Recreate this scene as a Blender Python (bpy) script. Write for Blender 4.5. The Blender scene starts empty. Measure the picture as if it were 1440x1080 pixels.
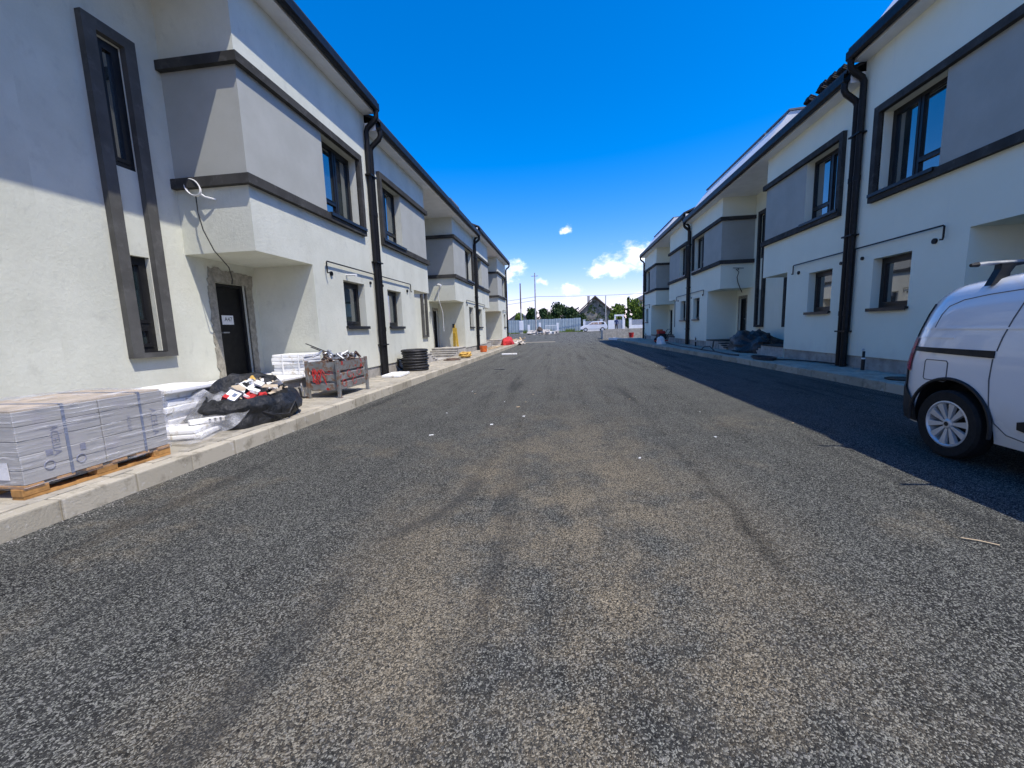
import bpy, bmesh, math, random
from mathutils import Vector, Matrix, Euler, noise
R = math.radians
random.seed(7)
scn = bpy.context.scene
COL = scn.collection

# ------------------------------------------------------------------ camera
cam_d = bpy.data.cameras.new('camera')
cam = bpy.data.objects.new('camera', cam_d)
COL.objects.link(cam)
right = Vector((0.99147314, 0.12615429, -0.03265137))
up = Vector((0.01527851, 0.13629808, 0.99055005))
fwd = Vector((-0.12941246, 0.98260263, -0.13320844))
cam.matrix_world = Matrix(((right.x, up.x, -fwd.x, 0), (right.y, up.y, -fwd.y, 0), (right.z, up.z, -fwd.z, 1.2), (0, 0, 0, 1)))
cam_d.sensor_fit = 'HORIZONTAL'
cam_d.sensor_width = 36.0
cam_d.lens = 575.42 / 1440 * 36
cam_d.clip_start = 0.05
cam_d.clip_end = 3000
scn.camera = cam

# ------------------------------------------------------------------ light
TO_SUN = Vector((1, -0.6, 2.13)).normalized()
SUN_EL = math.asin(TO_SUN.z)
SUN_AZ = math.atan2(TO_SUN.x, TO_SUN.y)
sun_d = bpy.data.lights.new('sun', 'SUN')
sun_d.energy = 2.0
sun_d.angle = R(0.5)
sun_d.color = (1.0, 0.95, 0.86)
sun = bpy.data.objects.new('sun', sun_d)
sun.rotation_euler = (-TO_SUN).to_track_quat('-Z', 'Y').to_euler()
sun.location = (8, -5, 20)
COL.objects.link(sun)
scn.view_settings.view_transform = 'Standard'
scn.view_settings.look = 'None'
scn.view_settings.exposure = 1.33
scn.view_settings.gamma = 1.0
scn.view_settings.use_curve_mapping = False
SKY_STRENGTH = 0.15


# ------------------------------------------------------------------ node helpers
class NT:
    def __init__(self, tree):
        self.t = tree
        self.n = tree.nodes
        self.l = tree.links

    def add(self, typ, ins=None, **props):
        nd = self.n.new(typ)
        for k, v in props.items():
            setattr(nd, k, v)
        for k, v in (ins or {}).items():
            s = nd.inputs[k]
            if isinstance(v, bpy.types.NodeSocket):
                self.l.new(v, s)
            else:
                s.default_value = v
        return nd

    def math(self, op, a, b=0.0, c=0.0, clamp=False):
        return self.add('ShaderNodeMath', {0: a, 1: b, 2: c}, operation=op, use_clamp=clamp).outputs[0]

    def vmath(self, op, a, b=(0, 0, 0)):
        nd = self.add('ShaderNodeVectorMath', {0: a, 1: b}, operation=op)
        return nd.outputs['Value'] if op in ('LENGTH', 'DOT_PRODUCT') else nd.outputs['Vector']

    def ramp(self, v, a, b, c=0.0, d=1.0):
        return self.add('ShaderNodeMapRange', {0: v, 1: a, 2: b, 3: c, 4: d}, interpolation_type='SMOOTHSTEP').outputs[0]

    def mix(self, f, a, b, blend='MIX'):
        nd = self.add('ShaderNodeMix', data_type='RGBA', blend_type=blend)
        for i, v in ((0, f), (6, a), (7, b)):
            s = nd.inputs[i]
            if isinstance(v, bpy.types.NodeSocket):
                self.l.new(v, s)
            else:
                s.default_value = v if i == 0 else (*v[:3], 1)
        return nd.outputs[2]

    def noise(self, vec, scale, detail=4, rough=0.55, out=0):
        return self.add('ShaderNodeTexNoise', {'Vector': vec, 'Scale': scale, 'Detail': detail, 'Roughness': rough}).outputs[out]

    def voro(self, vec, scale, out='Color', feature='F1'):
        return self.add('ShaderNodeTexVoronoi', {'Vector': vec, 'Scale': scale}, feature=feature).outputs[out]


# ------------------------------------------------------------------ world: nishita sky with summer clouds, plus added out-of-view fill clouds
world = bpy.data.worlds.new('World')
scn.world = world
world.use_nodes = True
w = NT(world.node_tree)
w.n.clear()
sky = w.add('ShaderNodeTexSky', sky_type='NISHITA', sun_disc=False, sun_elevation=SUN_EL, sun_rotation=SUN_AZ,
            altitude=300, air_density=1.0, dust_density=0.6, ozone_density=4.5)
hsv = w.add('ShaderNodeHueSaturation', {'Saturation': 1.45, 'Value': 1.0, 'Color': sky.outputs[0]})
tint = w.mix(1.0, hsv.outputs[0], (0.90, 0.565, 0.66), 'MULTIPLY')
gen = w.add('ShaderNodeTexCoord').outputs['Generated']
wob = w.noise(gen, 9, 6, 0.6, 1)
wob = w.vmath('SUBTRACT', wob, (0.5, 0.5, 0.5))
wv = w.vmath('ADD', gen, w.vmath('MULTIPLY', wob, (0.09, 0.09, 0.06)))
mask = None
BLOBS = [((0.124, 0.983, 0.134), 0.052, 0.026), ((0.083, 0.988, 0.128), 0.034, 0.016), ((0.165, 0.976, 0.148), 0.055, 0.035),
         ((-0.112, 0.983, 0.143), 0.036, 0.024), ((-0.15, 0.975, 0.125), 0.05, 0.03),
         ((0.012, 0.996, 0.088), 0.036, 0.013), ((0.03, 0.997, 0.064), 0.046, 0.015), ((-0.055, 0.997, 0.055), 0.035, 0.008),
         ((0.005, 0.975, 0.222), 0.016, 0.011), ((-0.055, 0.992, 0.11), 0.02, 0.008), ((0.157, 0.986, 0.058), 0.05, 0.018),
         ((0.6, 0.79, 0.13), 0.12, 0.04), ((-0.62, 0.77, 0.12), 0.12, 0.05), ((0.95, 0.2, 0.15), 0.14, 0.05),
         ((-0.93, 0.3, 0.14), 0.16, 0.05), ((-0.75, -0.62, 0.16), 0.14, 0.05), ((0.3, -0.93, 0.14), 0.16, 0.05), ((0.8, -0.58, 0.12), 0.13, 0.04),
         ((0.9, 0.25, 0.34), 0.16, 0.07), ((-0.85, -0.3, 0.42), 0.18, 0.08), ((0.1, -0.9, 0.38), 0.2, 0.08), ((-0.5, -0.75, 0.45), 0.14, 0.07), ((0.75, -0.55, 0.36), 0.14, 0.06)]  # this row: unseen clouds, added to whiten the light in the shade
for (c, sx, sz) in BLOBS:
    dv = w.vmath('MULTIPLY', w.vmath('SUBTRACT', wv, c), (1 / sx, 1 / sx, 1 / sz))
    m = w.math('SUBTRACT', 1.0, w.vmath('LENGTH', dv))
    mask = m if mask is None else w.math('MAXIMUM', mask, m)
fine = w.noise(w.vmath('MULTIPLY', gen, (1, 1, 1.8)), 34, 8, 0.62)
dens = w.math('ADD', mask, w.math('MULTIPLY', w.math('SUBTRACT', fine, 0.5), 1.9))
cover = w.ramp(dens, -0.02, 0.85)
shade = w.ramp(w.noise(w.vmath('ADD', w.vmath('MULTIPLY', gen, (1, 1, 1.8)), (0, 0, 0.012)), 26, 5, 0.6), 0.36, 0.62)
ccol = w.mix(shade, (2.9, 3.15, 3.5), (4.9, 4.9, 4.8))
elev = w.add('ShaderNodeSeparateXYZ', {0: gen}).outputs[2]
skyc = w.mix(w.math('MULTIPLY', w.ramp(elev, 0.12, -0.01), 0.34), tint, (1.3, 2.3, 3.4))
final = w.mix(w.math('MULTIPLY', cover, 0.9), skyc, ccol)
bg = w.add('ShaderNodeBackground', {'Color': final, 'Strength': SKY_STRENGTH})
wo = w.add('ShaderNodeOutputWorld', {'Surface': bg.outputs[0]})

# ------------------------------------------------------------------ materials
MATS = {}


def material(name, build):
    m = bpy.data.materials.new(name)
    m.use_nodes = True
    t = NT(m.node_tree)
    b = t.n['Principled BSDF']
    build(t, b, t.add('ShaderNodeTexCoord').outputs['Object'])
    MATS[name] = m
    return m


def setb(t, b, **kw):
    names = dict(col='Base Color', rough='Roughness', metal='Metallic', spec='Specular IOR Level', coat='Coat Weight', normal='Normal', alpha='Alpha', trans='Transmission Weight')
    for k, v in kw.items():
        s = b.inputs[names[k]]
        if isinstance(v, bpy.types.NodeSocket):
            t.l.new(v, s)
        elif k == 'col':
            s.default_value = (*v[:3], 1)
        else:
            s.default_value = v


def bump(t, h, strength=0.4, dist=0.01):
    return t.add('ShaderNodeBump', {'Height': h, 'Strength': strength, 'Distance': dist}).outputs[0]


def plain(name, col, rough=0.6, var=0.12, scale=6, metal=0.0, spec=0.4, coat=0.0, bmp=0.0, bscale=60, dirt=None):
    def f(t, b, co):
        n = t.noise(co, scale, 5)
        c = t.mix(t.ramp(n, 0.3, 0.7), [x * (1 - var) for x in col], [min(1, x * (1 + var)) for x in col])
        if dirt:
            c = t.mix(t.math('MULTIPLY', t.ramp(t.noise(co, scale * 2.3, 7, 0.7), 0.52, 0.66), dirt[1]), c, dirt[0])
        setb(t, b, col=c, rough=t.ramp(t.noise(co, scale * 3, 3), 0.2, 0.8, max(0, rough - 0.08), min(1, rough + 0.08)), metal=metal, spec=spec, coat=coat)
        if bmp:
            setb(t, b, normal=bump(t, t.noise(co, bscale, 4), bmp, 0.01))
    return material(name, f)


def m_base(t, b, co):     # reinforced base coat, trowelled, not yet painted
    big = t.noise(co, 1.1, 6, 0.6)
    med = t.noise(t.vmath('MULTIPLY', co, (1, 1, 0.7)), 5.0, 6, 0.65)
    c = t.mix(t.ramp(big, 0.32, 0.68), (0.60, 0.605, 0.505), (0.68, 0.685, 0.58))
    c = t.mix(t.ramp(med, 0.52, 0.74, 0, 0.45), c, (0.48, 0.485, 0.415))
    c = t.mix(t.ramp(t.noise(co, 17, 5, 0.7), 0.6, 0.75, 0, 0.4), c, (0.74, 0.74, 0.655))
    sep = t.add('ShaderNodeSeparateXYZ', {0: co})
    low = t.ramp(t.math('ADD', sep.outputs[2], t.math('MULTIPLY', big, 0.9)), 0.5, 1.4, 0.5, 0)
    c = t.mix(low, c, (0.60, 0.57, 0.48))
    h = t.math('ADD', t.noise(co, 260, 3, 0.7), t.math('MULTIPLY', t.noise(co, 22, 5), 1.3))
    setb(t, b, col=c, rough=0.92, spec=0.15, normal=bump(t, h, 0.6, 0.006))


material('base_coat', m_base)


def m_stucco(t, b, co):   # finished scratch render
    big = t.noise(co, 0.8, 5, 0.6)
    c = t.mix(t.ramp(big, 0.3, 0.7), (0.81, 0.815, 0.655), (0.855, 0.86, 0.70))
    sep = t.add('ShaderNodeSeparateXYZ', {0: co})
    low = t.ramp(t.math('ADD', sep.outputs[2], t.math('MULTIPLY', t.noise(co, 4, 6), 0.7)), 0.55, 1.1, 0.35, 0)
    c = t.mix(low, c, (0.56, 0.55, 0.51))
    st = t.noise(t.vmath('MULTIPLY', co, (3, 3, 0.25)), 3.0, 5, 0.6)
    c = t.mix(t.ramp(st, 0.58, 0.8, 0, 0.25), c, (0.62, 0.63, 0.62))
    setb(t, b, col=c, rough=0.9, spec=0.2, normal=bump(t, t.noise(co, 320, 3, 0.7), 0.45, 0.004))


material('stucco', m_stucco)


def m_grey(t, b, co):
    big = t.noise(co, 1.6, 6, 0.6)
    c = t.mix(t.ramp(big, 0.3, 0.7), (0.375, 0.378, 0.335), (0.42, 0.424, 0.38))
    c = t.mix(t.ramp(t.noise(co, 9, 6, 0.7), 0.58, 0.75, 0, 0.5), c, (0.45, 0.452, 0.41))
    setb(t, b, col=c, rough=0.9, spec=0.15, normal=bump(t, t.noise(co, 300, 3, 0.7), 0.4, 0.004))


material('grey_render', m_grey)
plain('trim_dark', (0.055, 0.054, 0.050), 0.85, 0.2, 3, spec=0.1, bmp=0.25, bscale=200, dirt=((0.11, 0.107, 0.10), 0.5))
plain('trim_dark_sunlit', (0.095, 0.094, 0.088), 0.88, 0.15, 3, spec=0.05, bmp=0.25, bscale=200, dirt=((0.14, 0.137, 0.13), 0.5))  # same dark trim paint, lightened to imitate sun on the left row
plain('black_metal', (0.007, 0.007, 0.007), 0.5, 0.25, 4, spec=0.28, dirt=((0.028, 0.026, 0.023), 0.4))
plain('frame_dark', (0.012, 0.012, 0.013), 0.4, 0.15, 5, spec=0.35, dirt=((0.035, 0.034, 0.03), 0.3))


def m_glass(t, b, co):
    wv_ = t.noise(co, 1.4, 2)
    setb(t, b, col=t.mix(t.ramp(wv_, 0.35, 0.65), (0.012, 0.022, 0.024), (0.03, 0.042, 0.042)), rough=0.02, spec=1.0, coat=1.0,
         normal=bump(t, wv_, 0.05, 0.02))
    b.inputs['IOR'].default_value = 1.9


material('glass', m_glass)
plain('curtain', (0.55, 0.56, 0.50), 0.8, 0.2, 3)
plain('plinth', (0.36, 0.34, 0.30), 0.9, 0.18, 4, spec=0.15, bmp=0.5, bscale=120, dirt=((0.22, 0.21, 0.19), 0.6))
plain('concrete', (0.42, 0.40, 0.36), 0.9, 0.2, 5, spec=0.15, bmp=0.5, bscale=90, dirt=((0.26, 0.24, 0.21), 0.6))
plain('cement_rough', (0.30, 0.28, 0.225), 0.95, 0.25, 12, spec=0.1, bmp=1.0, bscale=40, dirt=((0.42, 0.40, 0.35), 0.6))
plain('roof_tile', (0.03, 0.03, 0.032), 0.6, 0.3, 6, bmp=0.4, bscale=25)
plain('white_sheet', (0.80, 0.80, 0.78), 0.6, 0.05, 3)
plain('polystyrene', (0.84, 0.84, 0.82), 0.85, 0.05, 4, spec=0.2, bmp=0.5, bscale=120, dirt=((0.50, 0.44, 0.31), 0.8))
plain('cardboard', (0.46, 0.38, 0.27), 0.85, 0.15, 8)
plain('carton_print', (0.40, 0.39, 0.355), 0.45, 0.08, 2, spec=0.4, dirt=((0.36, 0.34, 0.36), 0.5))
plain('print_dark', (0.22, 0.23, 0.29), 0.6, 0.1, 9)
plain('strap_blue', (0.15, 0.18, 0.25), 0.4, 0.2, 9)
plain('paper', (0.80, 0.80, 0.78), 0.8, 0.05, 9)
plain('ink', (0.03, 0.03, 0.03), 0.8, 0.05, 9)
plain('pallet_wood', (0.42, 0.22, 0.07), 0.8, 0.3, 14, bmp=0.4, bscale=30)
plain('wood_pale', (0.48, 0.36, 0.22), 0.8, 0.25, 10, bmp=0.3, bscale=30)


def m_tarp(t, b, co):
    n = t.noise(co, 7, 6, 0.6)
    setb(t, b, col=t.mix(t.ramp(n, 0.35, 0.75), (0.010, 0.011, 0.012), (0.035, 0.036, 0.038)), rough=0.42, spec=0.3,
         normal=bump(t, t.noise(co, 14, 6, 0.6), 0.7, 0.05))


material('black_plastic', m_tarp)
plain('black_rubber', (0.018, 0.018, 0.019), 0.55, 0.3, 9, spec=0.4, dirt=((0.10, 0.095, 0.085), 0.5))


def m_film(t, b, co):
    h = t.noise(t.vmath('MULTIPLY', co, (1.5, 0.7, 14)), 3.5, 5, 0.62)
    nrm = bump(t, h, 0.9, 0.05)
    setb(t, b, col=(0.85, 0.86, 0.88), rough=0.12, spec=0.6, normal=nrm)
    tr = t.add('ShaderNodeBsdfTransparent', {'Color': (0.96, 0.96, 0.98, 1)})
    fac = t.math('ADD', 0.10, t.ramp(h, 0.52, 0.66, 0, 0.4))
    ms = t.add('ShaderNodeMixShader', {0: fac, 1: tr.outputs[0], 2: b.outputs[0]})
    t.l.new(ms.outputs[0], t.n['Material Output'].inputs[0])


material('stretch_film', m_film)


def m_sheet(t, b, co):
    h = t.noise(co, 6, 6, 0.6)
    setb(t, b, col=(0.72, 0.73, 0.74), rough=0.13, spec=0.6, normal=bump(t, h, 0.9, 0.08))
    tr = t.add('ShaderNodeBsdfTransparent', {'Color': (0.95, 0.95, 0.96, 1)})
    ms = t.add('ShaderNodeMixShader', {0: t.ramp(h, 0.40, 0.72, 0.16, 0.5), 1: tr.outputs[0], 2: b.outputs[0]})
    t.l.new(ms.outputs[0], t.n['Material Output'].inputs[0])


material('clear_sheet', m_sheet)


def m_crate(t, b, co):
    c = t.mix(t.ramp(t.noise(co, 6, 5), 0.3, 0.7), (0.17, 0.175, 0.165), (0.27, 0.275, 0.265))
    c = t.mix(t.ramp(t.noise(co, 11, 7, 0.7), 0.48, 0.60), c, (0.19, 0.11, 0.065))
    red = t.ramp(t.noise(co, 7.5, 3, 0.5), 0.62, 0.66)
    c = t.mix(t.math('MULTIPLY', red, t.ramp(t.noise(co, 30, 4), 0.35, 0.5)), c, (0.42, 0.03, 0.02))
    setb(t, b, col=c, rough=0.6, metal=0.2, spec=0.4, normal=bump(t, t.noise(co, 40, 4), 0.3, 0.01))


material('crate_steel', m_crate)
plain('rusty_steel', (0.16, 0.10, 0.07), 0.7, 0.4, 20, metal=0.4, dirt=((0.32, 0.31, 0.30), 0.7))
plain('galvanised', (0.42, 0.43, 0.44), 0.45, 0.2, 15, metal=0.7)
plain('red_paint', (0.48, 0.03, 0.025), 0.6, 0.15, 8)
plain('red_fabric', (0.50, 0.03, 0.03), 0.8, 0.2, 10)
plain('orange_plastic', (0.60, 0.13, 0.03), 0.45, 0.15, 8)
plain('yellow_net', (0.66, 0.42, 0.10), 0.7, 0.2, 9)
plain('yellow_paint', (0.68, 0.44, 0.06), 0.6, 0.15, 9)
plain('green_plastic', (0.03, 0.28, 0.12), 0.4, 0.15, 9)
plain('white_plastic', (0.78, 0.78, 0.76), 0.4, 0.05, 9)
plain('blue_cloth', (0.03, 0.05, 0.13), 0.8, 0.2, 20)
plain('skin', (0.45, 0.27, 0.19), 0.6, 0.08, 20)
plain('foliage_dark', (0.030, 0.060, 0.016), 0.7, 0.35, 2.0, spec=0.25)
plain('foliage_bright', (0.12, 0.175, 0.025), 0.7, 0.3, 2.0, spec=0.25)
plain('bark', (0.10, 0.075, 0.055), 0.9, 0.3, 8, bmp=0.6, bscale=20)
plain('old_render', (0.20, 0.19, 0.16), 0.9, 0.45, 1.2, dirt=((0.34, 0.30, 0.21), 0.8))
plain('house_wall', (0.42, 0.38, 0.34), 0.9, 0.2, 1.5)
plain('roof_slate', (0.15, 0.16, 0.18), 0.7, 0.2, 3)
plain('fence_sheet', (0.36, 0.42, 0.43), 0.5, 0.12, 1.0, metal=0.2)
plain('earth', (0.20, 0.18, 0.13), 0.95, 0.3, 0.7, bmp=0.5, bscale=8, dirt=((0.10, 0.14, 0.05), 0.7))
plain('rubble', (0.55, 0.50, 0.43), 0.95, 0.3, 9, bmp=0.6, bscale=30)
plain('lamp_red', (0.50, 0.02, 0.04), 0.15, 0.2, 9, spec=0.6, coat=0.5)
plain('alloy', (0.62, 0.62, 0.61), 0.35, 0.05, 9, metal=0.35)
plain('trim_plastic', (0.013, 0.013, 0.014), 0.55, 0.15, 9)
plain('tyre_rubber', (0.010, 0.010, 0.010), 0.8, 0.2, 12)
plain('seam', (0.10, 0.105, 0.11), 0.6, 0.1, 9)


def m_paint(t, b, co):
    sep = t.add('ShaderNodeSeparateXYZ', {0: co})
    dust = t.ramp(t.math('ADD', sep.outputs[2], t.math('MULTIPLY', t.noise(co, 6, 5), 0.4)), 0.35, 0.85, 0.55, 0.0)
    c = t.mix(dust, (0.80, 0.81, 0.81), (0.62, 0.59, 0.52))
    setb(t, b, col=c, rough=t.ramp(dust, 0, 1, 0.16, 0.6), spec=0.5, coat=0.8)
    b.inputs['Coat Roughness'].default_value = 0.04


material('van_paint', m_paint)


def m_kerb(t, b, co):
    info = t.add('ShaderNodeObjectInfo').outputs['Random']
    wco = t.add('ShaderNodeNewGeometry').outputs['Position']
    c = t.mix(info, (0.37, 0.335, 0.255), (0.50, 0.455, 0.355))
    c = t.mix(t.ramp(t.noise(wco, 5, 7, 0.7), 0.5, 0.66, 0, 0.8), c, (0.24, 0.215, 0.16))
    c = t.mix(t.ramp(t.noise(wco, 13, 6, 0.7), 0.58, 0.7, 0, 0.7), c, (0.58, 0.56, 0.51))
    setb(t, b, col=c, rough=0.92, spec=0.15, normal=bump(t, t.noise(wco, 60, 5, 0.7), 0.6, 0.008))


material('kerb_concrete', m_kerb)


def m_paver(t, b, co):
    info = t.add('ShaderNodeObjectInfo').outputs['Random']
    wco = t.add('ShaderNodeNewGeometry').outputs['Position']
    cell = t.voro(wco, 5.0)
    rnd = t.math('FRACT', t.math('ADD', info, t.add('ShaderNodeSeparateColor', {0: cell}).outputs[0]))
    c = t.mix(rnd, (0.30, 0.275, 0.22), (0.40, 0.37, 0.30))
    c = t.mix(t.ramp(t.noise(wco, 2.6, 7, 0.7), 0.45, 0.68, 0, 0.85), c, (0.52, 0.465, 0.355))
    c = t.mix(t.ramp(t.noise(wco, 7, 6, 0.7), 0.56, 0.7, 0, 0.6), c, (0.20, 0.19, 0.165))
    setb(t, b, col=c, rough=0.92, spec=0.15, normal=bump(t, t.noise(wco, 90, 4, 0.7), 0.5, 0.006))


material('paver', m_paver)


def m_asphalt(t, b, co):
    def blend(vec, sc):
        cell = t.add('ShaderNodeSeparateColor', {0: t.voro(vec, sc)})
        return cell.outputs[0], cell.outputs[1]
    sep = t.add('ShaderNodeSeparateXYZ', {0: co})
    X, Y = sep.outputs[0], sep.outputs[1]
    warp = t.vmath('ADD', co, t.vmath('MULTIPLY', t.noise(co, 60, 3, 0.5, 1), (0.009, 0.009, 0)))
    r1, r2 = blend(warp, 200)
    s1, s2 = blend(warp, 120)
    d1 = t.voro(warp, 200, 'Distance')
    big = t.noise(t.vmath('MULTIPLY', co, (0.9, 0.30, 1)), 1.0, 6, 0.6)
    streak = t.noise(t.vmath('MULTIPLY', co, (3.2, 0.16, 1)), 1.3, 6, 0.6)
    thin = t.noise(t.vmath('MULTIPLY', co, (16, 0.35, 1)), 1.0, 5, 0.6)
    patch = t.noise(co, 1.7, 6, 0.65)
    open_ = t.ramp(t.noise(t.vmath('MULTIPLY', co, (1, .6, 1)), 2.4, 5, 0.6), 0.36, 0.64)     # open or closed texture of the mat
    base = t.mix(t.ramp(streak, 0.3, 0.7), (0.023, 0.0232, 0.0222), (0.042, 0.0422, 0.040))
    stone = t.mix(t.ramp(r2, 0.2, 1.0), (0.034, 0.034, 0.0315), (0.27, 0.27, 0.228))
    c = t.mix(t.ramp(t.math('ADD', r1, t.math('MULTIPLY', open_, 0.18)), 0.42, 0.60), base, stone)
    # single bigger, brighter stones
    c = t.mix(t.ramp(s1, 0.90, 0.94, 0, 0.7), c, t.mix(s2, (0.10, 0.10, 0.095), (0.33, 0.32, 0.28)))
    c = t.mix(t.ramp(s1, 0.16, 0.10, 0, 0.7), c, (0.008, 0.008, 0.008))
    # pale clay dust trodden into the surface along the middle of the roadway
    wob = t.math('ADD', X, t.math('MULTIPLY', t.math('SUBTRACT', patch, 0.5), 1.1))
    lane = t.ramp(t.math('ABSOLUTE', t.math('SUBTRACT', wob, 0.05)), 0.35, 1.7, 1, 0.0)
    near = t.ramp(Y, 2.3, 7.0, 1, 0.12)
    dm = t.math('MULTIPLY', t.math('MULTIPLY', lane, near), t.ramp(t.math('ADD', t.math('MULTIPLY', patch, 0.6), t.math('MULTIPLY', big, 0.45)), 0.42, 0.60))
    side = t.math('MULTIPLY', t.ramp(t.noise(t.vmath('ADD', co, (7, 3, 0)), 0.8, 6, 0.65), 0.54, 0.68), t.ramp(Y, 2.0, 9.0, 0.55, 0.1))
    dm = t.math('MAXIMUM', dm, side)
    stone_t = t.mix(r1, (0.085, 0.068, 0.042), (0.44, 0.368, 0.25))
    dfac = t.math('MULTIPLY', dm, t.ramp(t.math('ADD', r2, t.math('MULTIPLY', s2, 0.5)), 0.35, 0.85, 0.08, 0.85))
    c = t.mix(dfac, c, stone_t)
    # dusty grey film further up the road, drawn out along the traffic
    film = t.math('MULTIPLY', t.ramp(Y, 3, 14, 0.08, 0.6), t.ramp(t.math('ADD', t.math('MULTIPLY', streak, .6), t.math('MULTIPLY', thin, .4)), 0.34, 0.62))
    c = t.mix(film, c, (0.140, 0.140, 0.122))
    # dark longitudinal laying joint and rubbed tyre marks
    jx = t.math('ADD', X, t.math('MULTIPLY', t.math('SUBTRACT', t.noise(t.vmath('MULTIPLY', co, (0, 1, 0)), 0.8, 5, 0.6), 0.5), 0.30))
    joint = t.math('MULTIPLY', t.ramp(t.math('ABSOLUTE', t.math('SUBTRACT', jx, 1.05)), 0.010, 0.07, 0.6, 0.0), t.math('MULTIPLY', t.ramp(t.noise(co, 2.2, 5), 0.42, 0.66), t.ramp(Y, 3.2, 6.0, 1, 0.15)))
    c = t.mix(joint, c, (0.012, 0.012, 0.012))
    curve = t.math('SUBTRACT', X, t.math('ADD', -0.72, t.math('MULTIPLY', t.math('POWER', t.math('ABSOLUTE', t.math('SUBTRACT', Y, 2.95)), 2.0), -0.55)))
    scuff = t.math('MULTIPLY', t.ramp(t.math('ABSOLUTE', curve), 0.02, 0.10, 0.5, 0), t.ramp(t.math('ABSOLUTE', t.math('SUBTRACT', Y, 2.65)), 0.35, 0.65, 1, 0))
    c = t.mix(scuff, c, (0.045, 0.046, 0.044))
    tyre = t.ramp(t.noise(t.vmath('MULTIPLY', co, (2.4, 0.22, 1)), 0.9, 3, 0.5), 0.58, 0.70, 0, 0.5)
    c = t.mix(tyre, c, (0.030, 0.031, 0.031))
    h = t.math('SUBTRACT', t.math('MULTIPLY', t.ramp(r1, 0.2, 0.8), 0.7), d1)
    setb(t, b, col=c, rough=0.9, spec=0.1, normal=bump(t, h, 0.8, 0.006))


material('asphalt', m_asphalt)
plain('road_paint', (0.66, 0.65, 0.62), 0.9, 0.12, 6, dirt=((0.4, 0.39, 0.36), 0.6))


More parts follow.
